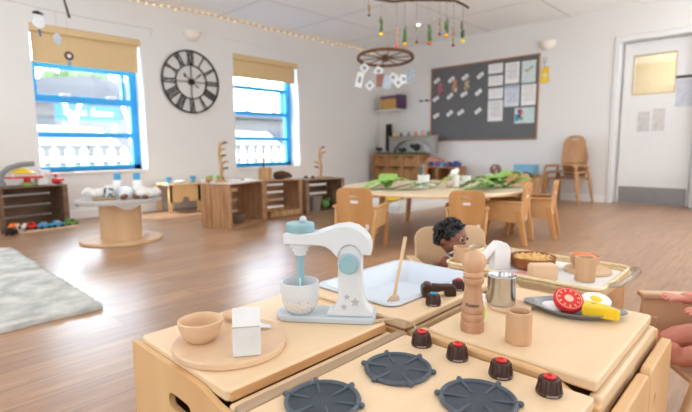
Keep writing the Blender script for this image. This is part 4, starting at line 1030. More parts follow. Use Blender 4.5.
for a in range(4): stroke(b, 0, .113, .21, .010, 0, R(90*a))
b.done('cross_bars', BLACK, ck)
B().cone((0,-.016,0),(0,.012,0),.042,.042,24).done('hub', BLACK, ck)
b = B(); stroke(b, 0,.05,.20,.010,0,R(-52)); stroke(b,0,.125,.045,.022,R(45),R(-52)); stroke(b,0,-.09,.05,.012,0,R(-52)); b.rot(Matrix.Translation((0,-.02,0))).done('hour_hand', BLACK, ck)
b = B(); stroke(b, 0,.085,.17,.008,0,R(50)); stroke(b,0,.135,.06,.018,0,R(50)); b.rot(Matrix.Translation((0,-.026,0))).done('minute_hand', BLACK, ck)
# plaster uplighters
def uplight(loc, rz, label):
    t = thing('wall_uplighter', label, 'wall light', loc, rz)
    b = B(); n=20; prof=[(.002,-.11),(.05,-.10),(.09,-.07),(.118,-.03),(.13,.02),(.12,.02),(.10,-.03),(.0,-.08)]
    rows=[[b.bm.verts.new((r_*math.cos(PI+PI*k/n), r_*math.sin(PI+PI*k/n)*.8, z)) for k in range(n+1)] for r_,z in prof]
    for p,q in zip(rows,rows[1:]):
        for k in range(n): b.bm.faces.new((p[k],p[k+1],q[k+1],q[k]))
    b.done('plaster_bowl', mat('plaster',(238,230,220),.8,var=.01), t, ang=60)
    B().box(-.05,-.012,-.05,.05,0,.0).done('back_plate', PAPER, t)
uplight((3.20,YW-.001,2.31), 0, 'half bowl plaster uplighter above the wall clock')
uplight((XW-.001,2.70,2.29), R(-90), 'half bowl plaster uplighter above the chalkboard corner near the door')
tag(B().tube([(3.66,YW-.0045,2.33),(4.9,YW-.0045,2.29)],.005,6).done('wall_cable', WALL), 'thin painted cable line above the second window', 'cable')  # cable runs fixed along the wall
# chalkboard
cbd = thing('chalkboard', 'big dark grey chalkboard with thin wooden frame on the door wall', 'board', (XW,3.742,1.525))
hw, hh = .947, .632
B().box(-.012,-hw+.01,-hh+.01,-.002,hw-.01,hh-.01).done('board_face', BOARD, cbd)
b = B(); 
for (a,c,d,e) in ((-hw,-hh,hw,-hh+.024),(-hw,hh-.024,hw,hh),(-hw,-hh,-hw+.024,hh),(hw-.024,-hh,hw,hh)): b.box(-.024,a,c,-.001,d,e)
b.done('board_frame', BFRAME, cbd, bevel=.003)
XB = XW-.0145
def sheet(y0,y1,z0,z1,label,name='paper_sheet',m=PAPER,cat='paper',rx=0,x=XB,marks=None,group=None):
    t = thing(name, label, cat, (x,(y0+y1)/2,(z0+z1)/2), 0, group)
    w_, h_ = abs(y1-y0)/2, abs(z1-z0)/2
    b = B().box(-.0012,-w_,-h_,.0012,w_,h_)
    if rx: b.rot(Matrix.Rotation(rx,4,'X'))
    b.done('sheet', m, t)
    for (nm,mm,(a,c,d,e)) in marks or []:
        b = B().box(-.0020,a*w_,c*h_,-.0011,d*w_,e*h_)
        if rx: b.rot(Matrix.Rotation(rx,4,'X'))
        b.done(nm, mm, t)
    return t
INK = mat('print_grey',(176,178,182),.8); INKB = mat('print_blue',(150,166,196),.8)
def lines(n, m=INK):
    return [('printed_lines', m, (-.75+.0*k, .78-1.5*k/n, .75-.3*(k%3==2), .78-1.5*k/n+.05)) for k in range(n)]
rowsn = ('top','second','third')
cardpos = [(4.573,1.94),(4.286,1.93),(4.023,1.944),(3.748,1.94),(4.589,1.63),(4.305,1.655),(4.04,1.667),(3.773,1.674),(4.577,1.338),(4.304,1.364),(4.093,1.37),(3.773,1.373)]
cn = ('first','second','third','fourth')
for k,(y,z) in enumerate(cardpos):
    sheet(y-.062,y+.062,z-.030,z+.030,'small tilted white card, %s from the corner in the %s row of the chalkboard'%(cn[k%4],rowsn[k//4]),'word_card',PAPER,'card',R(-28-(k*7)%14), marks=[('card_word',INK,(-.6,-.2,.6,.2))], group='white cards on the chalkboard')
for (y,z,m_,m2_,lb) in ((4.50,1.79,mat('puppet_pink',(188,112,124),.8),DARK,'pink and dark paper figure pinned beside the first chalkboard card'),(4.22,1.81,mat('puppet_tan',(196,150,120),.8),PAPER,'tan and white paper figure pinned below the second chalkboard card'),(3.99,1.79,mat('puppet_cream',(206,192,160),.8,rgb2=(70,64,60),scale=40,contrast=(.5,.56)),DARK,'patterned cream paper figure pinned below the third chalkboard card')):
    t = thing('paper_figure', lb, 'paper figure', (XB,y,z))
    B().prism([(-.03,-.09),(.03,-.10),(.055,-.02),(.03,.05),(.035,.10),(-.01,.125),(-.045,.08),(-.03,.02),(-.06,-.03)],-.002,.001,'x').done('figure_body', m_, t)
    B().prism([(-.05,-.06),(-.02,-.10),(-.01,-.03)],-.004,-.002,'x').done('figure_detail', m2_, t)
sheet(3.611,3.368,1.945,2.094,'top small printed sheet in the chalkboard paper column nearest the cards',marks=lines(5))
sheet(3.605,3.362,1.752,1.908,'second small printed sheet down in the column nearest the cards',marks=lines(5))
sheet(3.598,3.354,1.545,1.713,'third small printed sheet down in the column nearest the cards',marks=lines(4))
sheet(3.599,3.349,1.195,1.523,'tall printed sheet at the bottom of the column nearest the cards',marks=lines(9))
sheet(3.326,3.10,1.762,2.078,'tall printed sheet at the top of the middle paper column',marks=lines(9))
sheet(3.327,3.09,1.407,1.735,'blue headed printed sheet in the middle paper column','paper_sheet',mat('paper_bluish',(226,232,242),.8),marks=[('blue_header',INKB,(-.95,.78,.95,.95))]+lines(8,INKB))
rb = [('rainbow_patch',m_,q) for m_,q in ((RED,(-.45,.0,-.1,.14)),(ORANGE,(-.2,.1,.1,.26)),(GREEN,(.05,.16,.4,.36)),(BLUEP,(.3,.3,.62,.48)))]
sheet(3.063,2.847,1.748,2.072,'drawing with a small rainbow streak at the top corner of the board','child_drawing',mat('paper_green',(214,228,226),.8),'drawing',marks=[('rainbow_patch',m_,(-q[2],q[1],-q[0],q[3])) for _,m_,q in rb])
sheet(3.057,2.832,1.410,1.722,'plain printed sheet below the rainbow drawing',marks=lines(7))
sheet(3.151,2.84,1.143,1.380,'bright collage of pink, green and blue patches at the lowest paper','child_drawing',mat('paper_teal',(206,224,226),.8),'drawing',marks=[('collage_patch',m_,q) for m_,q in ((PINK,(.1,.1,.5,.7)),(BLUEP,(.55,-.7,.95,.2)),(GREEN,(.15,-.6,.5,-.1)),(mat('magenta',(206,70,130),.7),(.3,.3,.7,.8)),(mat('violet',(120,90,170),.7),(.35,-.3,.7,.2)))])
yt = thing('yellow_wall_tag', 'yellow fish shaped bag hanging on the wall at the chalkboard edge', 'tag', (XW-.012,2.715,1.83))
B().prism([(-.06,-.10),(.04,-.12),(.07,-.06),(.05,.0),(.055,.06),(.02,.11),(-.055,.12),(-.05,.02)],-.004,.004,'x').done('tag_body', YELLOW, yt)
B().box(-.0055,-.03,-.04,-.004,.03,.03).done('tag_picture', mat('cream_tag',(246,232,180),.7), yt); B().tube([(0,.01,.10),(0,.015,.2)],.003,6).done('tag_string', CORDM, yt)
sheet(2.765,2.69,2.01,2.095,'small grey note on the wall under the uplighter','wall_note',mat('grey_note',(214,212,210),.8),'note',x=XW-.0016)  # note lies flat against the wall
for k,(y,lb) in enumerate(((4.90,'dark wall hook nearer the corner shelf'),(4.77,'dark double wall hook nearer the chalkboard'))):
    t = thing('wall_hook', lb, 'hook', (XW-.001,y,1.615)); B().box(-.012,-.05,-.012,0,.05,.012).done('hook_plate', GREY, t, bevel=.003); B().limb([((-.012,0,0),.009),((-.04,0,-.01),.009),((-.045,0,.015),.009)],8).done('hook_peg', DARK, t)
# notices on the door
DX = lx-.0025
sheet(1.51,1.37,.97,1.23,'faint grey notice on the door, the one nearer the hinges','door_notice',mat('faint_notice',(208,206,206),.8),'notice',x=DX)
sheet(1.34,1.205,.975,1.265,'faint pinkish notice on the door, the one nearer the handle','door_notice',mat('faint_notice_pink',(212,206,204),.8),'notice',x=DX)
nb = thing('door_clip_paper', 'bluish paper hanging from a dark bar beside the door pane', 'paper', (DX,1.01,1.44))
B().box(-.0015,-.10,-.17,.0015,.095,.16).done('sheet', mat('paper_blue_grey',(206,210,220),.8), nb); B().box(-.018,-.10,.185,.001,.105,.215).done('clip_bar', DARK, nb, bevel=.004)
bx = thing('bin', 'dark grey tall bin just past the door frame', 'bin', (6.95,.60,0)); 
B().prism(rrect(-.13,-.16,.13,.16,.04),0,.50,'z').done('bin_body', GREY, bx, bevel=.01); B().prism(rrect(-.135,-.165,.135,.165,.045),.50,.54,'z').done('bin_lid', DARK, bx, bevel=.008)

# ================================================================== corner shelves
cs = thing('cubby_shelf', 'wooden cubby shelf of nine boxes in the far corner with grass mat on top', 'shelf', (6.70,4.66,0))
SL, SD, SH = 1.04, .38, .66
for y in (0,.333,.672,SL-.02): B().box(0,y,0,SD,y+.02,SH-.02).done('upright', SHELFW, cs, bevel=.003)
for z in (.02,.235,.445): B().box(.004,.02,z,SD,SL-.02,z+.016).done('shelf_board', SHELFW, cs)
B().box(-.006,-.006,SH-.022,SD,SL+.006,SH).done('shelf_top', SHELFW, cs, bevel=.004); B().box(SD-.012,0,.02,SD,SL,SH-.02).done('shelf_back', SHELFW, cs)
for r_,z in enumerate((.036,.251,.461)):
    for c_,y in enumerate((.024,.357,.696)):
        t = thing('storage_box', 'wooden box drawer in the cubby shelf, %s row, %s from the corner'%(('bottom','middle','top')[r_],('third','second','first')[c_]), 'box', (6.712,4.66+y,z+.0005),0,'boxes in the cubby shelf')
        hb_ = .165
        b = B(); b.box(0,.004,0,.014,.30,hb_); b.box(.30,.004,0,.31,.30,hb_); b.box(.014,.004,0,.30,.014,hb_); b.box(.014,.29,0,.30,.30,hb_); b.box(.014,.014,0,.30,.29,.01); b.done('box_shell', DRAW, t, bevel=.002)
        B().box(-.003,.10,hb_-.04,.001,.20,hb_-.012).done('grip_slot', mat('slot_dark',(96,66,40),.8), t)
gm = B().box(0,0,0,.36,1.02,.012); rnd = random.Random(11)
for k in range(420):
    x,y = rnd.uniform(.005,.355), rnd.uniform(.01,1.01); gm.cone((x,y,.010),(x+rnd.uniform(-.01,.01),y+rnd.uniform(-.01,.01),.03+rnd.random()*.02),.008,.001,4)
gm = tag(gm.done('grass_mat', mat('grass_mat',(92,112,58),.9,rgb2=(64,80,44),scale=30)), 'green artificial grass mat on top of the cubby shelf', 'mat', loc=(6.705,4.665,SH+.0005)); gm['kind']='stuff'
ar = thing('stone_arch', 'grey toy stone arch bridge with figures on the cubby shelf', 'toy', (6.86,4.90,SH+.014))
AP = [(-.48,0),(-.48,.12)]+[(-.48,.30)]+[(.50,.30),(.50,0),(.36,0)]+[(-.04+.40*math.cos(k*PI/14),.02+.235*math.sin(k*PI/14)) for k in range(15)]
B().prism([(0.50,0),(.50,.30),(-.50,.30),(-.50,0),(-.40,0)]+[(-.0+.40*math.cos(PI-k*PI/14),.02+.225*math.sin(PI-k*PI/14)) for k in range(15)]+[(.40,0)], -.05,.05,'x').done('arch_body', mat('arch_grey',(164,161,156),.9,var=.12,scale=12), ar, bevel=.006)
B().box(-.06,-.52,.30,.06,.52,.318).done('arch_deck', mat('deck_grey',(164,150,138),.9), ar)
for k,(y,m_,s_,lb) in enumerate(((5.31,YELLOW,.05,'yellow toy figure on the arch deck end by the black tube'),(5.16,BARK,.04,'small brown toy animal on the arch deck'),(4.99,GREY,.045,'grey toy animal on the arch deck middle'),(4.83,ORANGE,.05,'orange toy figure on the arch deck'),(4.69,PINK,.06,'pink toy figure on the arch deck'),(4.57,GREEND,.05,'dark green toy figure at the chalkboard end of the arch deck'))):
    t = thing('toy_figure', lb, 'toy figure', (6.86,y,SH+.3325)); B().lathe([(0,0),(s_*.6,0),(s_*.65,s_*.2),(s_*.4,s_*.9),(s_*.25,s_),(0,s_)],n=14).done('figure_body', m_, t); B().sph((0,0,s_*1.25),s_*.38,u=10,v=8).done('figure_head', m_, t)
tag(B().lathe([(0,0),(.06,0),(.062,.01),(.062,.50),(.055,.515),(0,.515)],n=24).done('black_tube', BLACK), 'tall black tube standing at the corner end of the cubby shelf', 'tube', loc=(6.96,5.52,SH+.05))
for k,(x,y,s_,lb) in enumerate(((6.80,5.63,.05,'dark shrubby toy plant at the corner end of the shelf'),(6.75,5.05,.045,'dark toy plant under the stone arch'),(6.74,4.74,.075,'dark toy tree under the arch near the pink block'))):
    t = thing('toy_plant', lb, 'toy plant', (x,y,SH+.012)); B().cone((0,0,0),(0,0,s_*1.6),.012,.009,8).done('stem', BARK, t)
    b = B(); rnd = random.Random(k)
    for q in range(14): b.sph((rnd.uniform(-1,1)*s_,rnd.uniform(-1,1)*s_,s_*1.6+rnd.uniform(-.4,.6)*s_),s_*.5,u=8,v=6)
    b.done('foliage', mat('toy_foliage',(48,54,42),.9), t)
ls = thing('low_shelf_unit', 'lower wooden shelf unit between cubby shelf and chalkboard wall', 'shelf', (6.70,3.94,0))
for y in (0,.345,.68): B().box(0,y,0,.36,y+.02,.44).done('upright', SHELFW, ls, bevel=.003)
B().box(-.006,-.006,.44,.36,.70,.462).done('shelf_top', SHELFW, ls, bevel=.003); B().box(.0,.02,.02,.35,.68,.038).done('shelf_board', SHELFW, ls); B().box(0,.02,.22,.35,.68,.236).done('shelf_board', SHELFW, ls); B().box(.35,0,0,.36,.70,.44).done('shelf_back', SHELFW, ls)
for k,(y,m_,s_,lb) in enumerate(((4.00,mat('deep_blue',(66,78,130),.6),.07,'dark blue toy block on the low shelf end'),(4.13,mat('plum',(110,72,110),.6),.06,'plum toy block on the low shelf'),(4.26,BLUEP,.05,'bright blue toy block on the low shelf'),(4.38,mat('violet2',(130,96,160),.6),.06,'violet toy block on the low shelf'),(4.50,mat('dark_teal',(56,84,100),.6),.055,'dark teal toy block on the low shelf'))):
    tag(B().prism(rrect(-s_,-s_*.8,s_,s_*.8,.012),0,s_*1.0,'z').prism(rrect(-s_*.5,-s_*.5,s_*.5,s_*.5,.01),s_,s_*1.35,'z').done('toy_block', m_, bevel=.003), lb, 'toy block', loc=(6.84,y,.4625))
tag(B().prism([(0,0),(.28,0),(.28,.10),(.16,.16),(0,.12)],-.10,.10,'x').done('salmon_block', mat('salmon',(206,150,122),.7), bevel=.01), 'salmon pink foam block between grass mat and low shelf', 'block', loc=(6.95,4.36,.4625))
ws_ = thing('wall_shelf', 'small white wall shelf high in the corner holding a box', 'shelf', (6.99,5.50,1.49)); B().box(-.13,-.27,-.02,.13,.27,0).done('shelf_board', PAPER, ws_, bevel=.003); B().box(.10,-.20,-.10,.129,-.17,-.02).done('bracket', PAPER, ws_); B().box(.10,.17,-.10,.129,.20,-.02).done('bracket', PAPER, ws_)
ob_ = thing('cardboard_box', 'tan box with dark purple side on the corner wall shelf', 'box', (6.98,5.46,1.4905)); B().box(-.11,-.16,0,.11,.20,.19).done('box_body', mat('box_tan',(204,162,96),.8), ob_, bevel=.004); B().box(-.10,-.24,0,.11,-.165,.26).done('purple_folder', mat('box_purple',(96,70,96),.8), ob_, bevel=.004); B().box(-.112,-.16,.19,.112,.20,.25).done('box_lid', mat('box_lid',(120,96,104),.8), ob_, bevel=.004)
# fleecy platform rug with books and toys
b = B(); nx,ny=46,22; rnd=random.Random(8); x0,x1,y0,y1=4.35,6.35,3.30,3.95
vv=[[b.bm.verts.new((x0+(x1-x0)*i/nx,y0+(y1-y0)*j/ny,.11+rnd.uniform(-.012,.012)-.05*(max(0,abs(2*i/nx-1)-.9)*10)**2*.5)) for j in range(ny+1)] for i in range(nx+1)]
for i in range(nx):
    for j in range(ny): b.bm.faces.new((vv[i][j],vv[i+1][j],vv[i+1][j+1],vv[i][j+1]))
for loop in ([vv[i][0] for i in range(nx+1)],[vv[nx][j] for j in range(ny+1)],[vv[i][ny] for i in range(nx,-1,-1)],[vv[0][j] for j in range(ny,-1,-1)]):
    lo=[b.bm.verts.new((v.co.x,v.co.y,.001)) for v in loop]
    for k in range(len(loop)-1): b.bm.faces.new((loop[k],loop[k+1],lo[k+1],lo[k]))
tag(b.done('fleece_mat', FLUFF, ang=180), 'thick white fleecy floor mat behind the round table', 'mat')
for k,(x,y,m_,lb) in enumerate(((4.62,3.62,YELLOW,'yellow toy on the fleecy mat behind the first chair'),(4.85,3.70,GREEND,'dark green cushion piece on the fleecy mat'),(5.15,3.60,mat('mat_pink',(196,140,130),.8),'dusty pink book on the fleecy mat'),(5.45,3.62,PAPER,'white book on the fleecy mat'),(5.75,3.58,GREEND,'green leaf bundle on the far end of the fleecy mat'))):
    tag(B().prism(rrect(-.10,-.08,.10,.08,.03),0,.05,'z').prism(rrect(-.07,-.05,.06,.06,.02),.05,.075,'z').done('soft_block', m_, bevel=.012), lb, 'soft toy', loc=(x,y,.122), rz=k*.7)
# things past the round table
bt_ = thing('storage_crate', 'low wooden crate of cones and bits between round table and chair stack', 'crate', (6.02,2.35,0), R(10))
B().box(0,0,0,.45,.015,.38).box(0,.585,0,.45,.60,.38).box(0,.015,0,.015,.585,.38).box(.435,.015,0,.45,.585,.38).box(.015,.015,.01,.435,.585,.025).done('crate_box', CRATE, bt_)
B().box(0.015,.015,.32,.435,.585,.335).done('crate_shelf', CRATE, bt_)
for k in range(7):
    tag(B().sph((0,0,.045),.05,(1.2,1,.9)).sph((.03,.02,.075),.03).done('dark_cone', mat('dark_cone',(70,62,54),.9,rgb2=(48,56,40),scale=20),ang=180), 'dark cone heaped in the crate beside the chair stack', 'cone', 'cones in the crate by the chair stack', loc=(6.17+.10*(k%3),2.50+.07*k,.336))
tb_ = thing('blue_tub', 'pale blue plastic box on a wooden stand behind the round table by the chair stack', 'box', (6.72,2.78,0)); B().prism(rrect(-.12,-.17,.12,.17,.03),.0,.38,'z').done('tub_stand', SHELFW, tb_, bevel=.006); B().prism(rrect(-.11,-.15,.11,.15,.03),.38,.53,'z').done('tub_body', mat('pale_blue_box',(136,190,220),.5), tb_, bevel=.01)
rb_ = thing('rattan_ball', 'brown wicker basket ball between leaves and blue box', 'basket', (6.72,3.25,0)); B().cone((0,0,0),(0,0,.36),.13,.13,20).done('pedestal', PAPER, rb_)
b = B()
for k in range(6): b.torus((0,0,.44),.075,.012,24,6,mtx=Matrix.Rotation(k*PI/6,4,'Z') @ Matrix.Rotation(PI/2+(.35 if k%2 else -.3),4,'X'))
b.done('wicker_hoops', mat('wicker',(156,120,100),.8), rb_)

# ================================================================== hung from the ceiling
br = thing('hanging_branch', 'dark bare branch hung under the ceiling over the round table', 'branch', (0,0,0))
bpts = [(3.05,2.90,2.16),(3.127,2.804,2.105),(3.22,2.70,2.062),(3.31,2.586,2.035),(3.38,2.49,2.040),(3.446,2.40,2.037),(3.53,2.28,2.028),(3.606,2.154,2.012),(3.64,2.09,1.975),(3.665,2.055,1.945)]
B().tube(bpts,[.012,.012,.012,.012,.011,.010,.010,.010,.011,.009],8).done('branch_stem', BARK, br)
B().tube([(3.22,2.70,2.062),(3.26,2.68,2.11),(3.28,2.66,2.15)],[.006,.005,.003],6).done('side_twig', BARK, br)
for p in ((3.18,2.745,2.08),(3.53,2.28,2.03)): B().tube([p,(p[0],p[1],H)],.0022,5).done('hanging_cord', CORDM, br)
FL = [((3.178,2.746,2.07),1.913,'tan','dark'),((3.245,2.667,2.052),1.751,'leaf','yellow'),((3.331,2.559,2.030),1.646,'pinkstem','pink'),((3.372,2.504,2.032),1.661,'leaf','amber'),((3.432,2.421,2.03),1.674,'thin','wine'),((3.494,2.33,2.024),1.661,'leaf','rust'),((3.54,2.26,2.018),1.732,'tan','wine'),((3.571,2.211,2.012),1.720,'leaf','amber'),((3.602,2.161,2.004),1.634,'tan','wine'),((3.641,2.096,1.966),1.663,'leafd','yellow')]
blc = {'dark':DARK,'yellow':mat('blossom_yellow',(240,220,70),.7),'pink':mat('blossom_pink',(224,120,120),.7),'amber':mat('blossom_amber',(246,176,70),.7),'wine':mat('blossom_wine',(120,50,56),.7),'rust':mat('blossom_rust',(206,104,44),.7)}
dry = mat('dry_stem',(178,146,98),.8,rgb2=(140,120,74),scale=30)
ords = ('first','second','third','fourth','fifth','sixth','seventh','eighth','ninth','tenth')
desc = {'tan':'dried tan sprig','leaf':'leafy green sprig','pinkstem':'long orange sprig','thin':'thin pale green sprig','leafd':'dark leafy sprig'}
for k,((x,y,z),zb,kind,bc) in enumerate(FL):
    t = thing('hanging_flower', '%s with %s bloom hanging upside down, %s along the branch'%(desc[kind],{'dark':'dark','wine':'wine red'}.get(bc,bc),ords[k]), 'hanging flower', (x,y,z), 0, 'flowers hanging from the branch')
    Ls = z-zb; rnd = random.Random(k+20); hl = min(.13,Ls*.45)
    B().tube([(0,0,-.008),(0,0,-Ls+.03)],.0018,5).done('string', CORDM, t)
    b = B(); m_ = {'leaf':mat('sprig_green',(84,112,60),.7),'leafd':mat('sprig_deep',(62,84,50),.7),'tan':dry,'thin':mat('pale_sage',(150,166,110),.8),'pinkstem':mat('orange_sprig',(226,166,110),.8)}[kind]
    for q in range(16 if kind!='thin' else 8):
        a = rnd.random()*6.3; zz = -Ls+.03+hl*rnd.random(); e=.020 if kind.startswith('leaf') else .012
        b.sph((e*.6*math.cos(a),e*.6*math.sin(a),zz),e*.62,(.5,.5,1.9),7,6,rz=a)
    b.done('sprig_leaves', m_, t)
    B().sph((0,0,-Ls+.015),.020 if bc not in('wine','dark') else .014,(1,1,.8),10,8).sph((.01,.006,-Ls+.02),.012,u=8,v=6).done('blossom', blc[bc], t, ang=180)
wl = thing('hanging_cartwheel', 'old wooden spoked cart wheel hung flat below the ceiling near the corner', 'wheel', (4.905,3.955,1.956))
tilt = Matrix.Rotation(R(-6.5),4,Vector((.628,-.778,0)))
tiltm = tilt
BRW = wood('wheel_wood',(126,88,60),(90,60,40),'x',.8); 
n=64; b=B().holed([(.375*math.cos(2*PI*k/n),.375*math.sin(2*PI*k/n)) for k in range(n)],[(.345*math.cos(2*PI*k/n),.345*math.sin(2*PI*k/n)) for k in range(n)],-.018,.018,'z'); b.rot(tiltm).done('wheel_rim', BRW, wl, bevel=.004)
B().cone((0,0,-.04),(0,0,.04),.042,.036,20).rot(tiltm).done('hub', BRW, wl)
for k in range(10):
    a=2*PI*k/10+.2; B().cone((.05*math.cos(a),.05*math.sin(a),0),(.34*math.cos(a),.34*math.sin(a),0),.009,.007,8).rot(tiltm).done('spoke', BRW, wl)
for k in range(3):
    a=2*PI*k/3+.5; B().tube([tuple(tiltm @ Vector((.355*math.cos(a),.355*math.sin(a),.0))),(0,0,H-1.956)],.002,5).done('hanging_cord', mat('thin_cord',(206,200,194),.8), wl)
wcards=[((-.176,.21),-.121,'white','first'),((-.056,.069),-.165,'white','third'),((-.22,.259),-.273,'long','second'),((-.131,.158),-.35,'white','lowest'),((-.039,.048),-.285,'dark',''),((.012,-.02),-.309,'blue',''),((.065,-.08),-.25,'white','middle'),((.107,-.136),-.319,'white','low'),((.15,-.19),-.274,'white','far'),((.202,-.263),-.236,'blue2','')]
for k,((dx,dy),dz,kd_,_) in enumerate(wcards):
    lb = ['white card hanging highest at the fairy light side of the wheel','white card hanging close under the wheel front','long white card hanging lowest edge at the outer side of the wheel','white diamond card hanging lowest beneath the wheel','dark reddish paper decoration in the middle of the hanging cards','pale blue paper decoration in the middle of the hanging cards','white card just past the pale blue decoration','white card hanging low toward the chalkboard side','white narrow card beside the blue striped one','blue grey striped card hanging at the chalkboard end'][k]
    t = thing('hanging_card', lb, 'card', (4.905+dx,3.955+dy,1.956+dz), R(-51)+.25*((k%3)-1), 'cards hanging from the wheel')
    s_ = .052; m_ = {'white':PAPER,'long':PAPER,'dark':mat('deco_dark',(120,92,92),.8,rgb2=(190,130,110),scale=30),'blue':mat('deco_blue',(150,176,196),.8,rgb2=(206,216,224),scale=40),'blue2':mat('deco_blue2',(124,142,158),.8,rgb2=(206,216,224),scale=40)}[kd_]
    rot_ = R([45,35,12,45,0,10,30,45,8,5][k]); hx,hz = (s_,s_) if kd_!='long' else (.045,.10)
    if kd_ in('dark','blue','blue2'): hx,hz=.055,.085
    B().box(-hx,-.0012,-hz,hx,.0012,hz).rot(Matrix.Rotation(rot_,4,'Y')).done('card_sheet', m_, t)
    if kd_ in('white','long'): B().box(-hx*.4,-.0024,-hz*.4,hx*.4,-.0011,hz*.4).rot(Matrix.Rotation(rot_,4,'Y')).done('card_print', mat('print_bluegrey',(130,148,170),.8), t)
    B().tube([(0,0,hz*.9),(0,0,-dz-.02)],.0015,5).done('string', mat('thin_cord',(206,200,194),.8), t)
# window ornaments on a thin line
ol = thing('ornament_line', 'thin line strung across the wall above the first window', 'line', (0,0,0))
B().tube([(.95,5.3,2.16),(1.30,5.3,2.135),(1.75,5.3,2.12),(2.41,5.3,2.125),(2.60,5.80,2.15)],.003,5).done('line_cord', mat('pale_line',(190,186,182),.8), ol)
def hung(loc, ztop, parts, label, name, cat):
    t = thing(name, label, cat, loc)
    for (nm,b,m_) in parts: b.done(nm, m_, t)
    B().tube([(0,0,0.0),(0,0,ztop-loc[2])],.0015,5).done('string', mat('pale_line',(190,186,182),.8), t)
hung((1.305,5.3,2.03),2.135,[('bird_body',B().limb([((-.035,0,.055),.012),((.0,0,.06),.016),((.04,0,.05),.008)],8),BLACK),('clear_disc',B().cone((0,-.003,-.03),(0,.003,-.03),.055,.055,24),mat('frosted_disc',(220,222,224),.3,var=.02)),('tail',B().cone((0,0,-.10),(.005,0,-.16),.014,.008,8),mat('slate_blue',(80,110,150),.6))],'black bird and clear disc ornament hanging at the first blind corner','hanging_ornament','ornament')
hung((1.452,5.3,1.868),2.13,[('teardrop',B().sph((0,0,0),.04,(.9,.15,1.5)),mat('grey_glass',(190,196,204),.3))],'grey glass teardrop hanging before the tan blind','hanging_ornament','ornament')
hung((1.543,5.3,1.719),2.125,[('agate_ring',B().torus((0,0,0),.030,.014,24,8,mtx=Matrix.Rotation(PI/2,4,'X')),mat('agate',(96,56,56),.4)),('agate_core',B().cone((0,-.006,0),(0,.006,0),.02,.02,16),PAPER),('blue_drop',B().sph((0,0,-.075),.018,(.8,.5,1.5)),BLUEP)],'dark agate ring with blue drop hanging at the blind hem','hanging_ornament','ornament')
tag(B().tube([(1.525,5.3,2.60),(1.535,5.3,2.27),(1.575,5.3,2.09)],[.004,.009,.014],8).done('hanging_stick', DARK), 'dark thin stick hanging above the first window blind', 'ornament')
# fairy lights
fy = thing('fairy_lights', 'string of warm fairy lights along the ceiling edge to the wheel', 'fairy lights', (0,0,0))
fp = [(2.30,5.80,2.575),(2.506,5.80,2.565),(3.296,5.80,2.585),(4.26,5.80,2.585),(5.468,5.80,2.575),(5.6,5.4,2.44),(5.2,4.6,2.16),(4.68,4.22,1.985)]
fp = [(2.2,5.80,2.57),(2.9,5.80,2.565),(3.6,5.80,2.582),(4.4,5.80,2.575),(5.3,5.80,2.57),(6.1,5.78,2.555),(6.75,5.70,2.52)]
B().tube(fp,.004,6).done('wire', mat('copper_wire',(190,160,130),.6), fy)
BULB = mat('warm_bulb',(255,214,140),.4,var=.02,emit=2.2); rnd = random.Random(13)
for k in range(46):
    u = k/45*(len(fp)-1.001); i=int(u); a_,c_=Vector(fp[i]),Vector(fp[i+1]); p=a_.lerp(c_,u-i)+Vector((0,-.012-.01*rnd.random(),rnd.uniform(-.03,.014)))
    B().sph(p,.0095,u=8,v=6).done('bulb', BULB, fy)
# recessed spotlight in the ceiling
dn_ = thing('ceiling_spotlight', 'small round bright recessed spotlight in the ceiling', 'light', (5.90,4.14,2.599)); B().lathe([(0,-.012),(.055,-.012),(.06,-.004),(.06,0),(0,0)],n=28).done('bezel', PAPER, dn_); B().lathe([(0,-.018),(.026,-.016),(.028,-.0125),(0,-.0125)],n=24).done('bulb_face', mat('spot_bulb',(255,246,232),.4,var=.01,emit=14), dn_)

# ================================================================== outside the windows
struct(B().box(-8,YW+WT+.02,-.25,22,30,-.15).done('ground_outside', mat('pale_paving',(72,70,68),.9), smooth=False))
def picket(label, x0, x1, y, n):
    t = thing('picket_fence', label, 'fence', (x0,y,-.15))
    L = x1-x0
    for z in (.30,.74): B().box(0,.02,z,L,.05,z+.08).done('rail', PAPER, t)
    for k in range(n):
        x = (k+.5)*L/n; B().prism([(x-.058,0),(x+.058,0),(x+.058,.93),(x,.99),(x-.058,.93)],0,.02,'y').done('picket', PAPER, t)
picket('white picket fence seen through the first window', 1.2, 4.7, 8.6, 16)
for x0_,x1_,lb in ((1.2,4.7,'added grey backdrop behind the picket fence of the first window'),(5.0,9.4,'added grey backdrop behind the picket fence of the second window')):  # backdrop added to darken the gaps between the pickets
    t = thing('fence_backdrop', lb, 'backdrop', (x0_,9.1,-.15)); B().box(0,0,0,x1_-x0_,.12,1.0).done('backdrop_body', mat('backdrop_grey',(84,82,80),.9), t); B().box(-.01,-.02,1.0,x1_-x0_+.01,.14,1.03).done('backdrop_cap', mat('backdrop_cap_grey',(96,94,92),.9), t)
picket('white picket fence seen through the second window', 5.0, 9.4, 8.6, 20)
bl_ = thing('building', 'pale low building with gabled roof seen through the first window', 'building', (4.2,15.0,-.15))
B().box(-4,0,0,4.4,3,2.35).done('walls', mat('render_pale',(86,82,80),.9), bl_); B().prism([(-4.3,2.35),(4.7,2.35),(.6,3.05)],-.3,3.2,'y').done('roof', mat('roof_grey',(66,66,70),.9), bl_)
for x in (-2.6,-1.2,2.6): B().box(x,-.03,.9,x+.9,.02,1.9).done('window', mat('dark_window',(36,40,48),.3), bl_)
sg = thing('banner_sign', 'turquoise banner sign with white lettering on the building opposite', 'sign', (4.15,12.9,1.70))
B().box(-.80,-.02,-.20,.72,.02,.20).done('banner', mat('turquoise',(0,74,98),.6), sg)
rnd = random.Random(6); b = B()
x = -.60
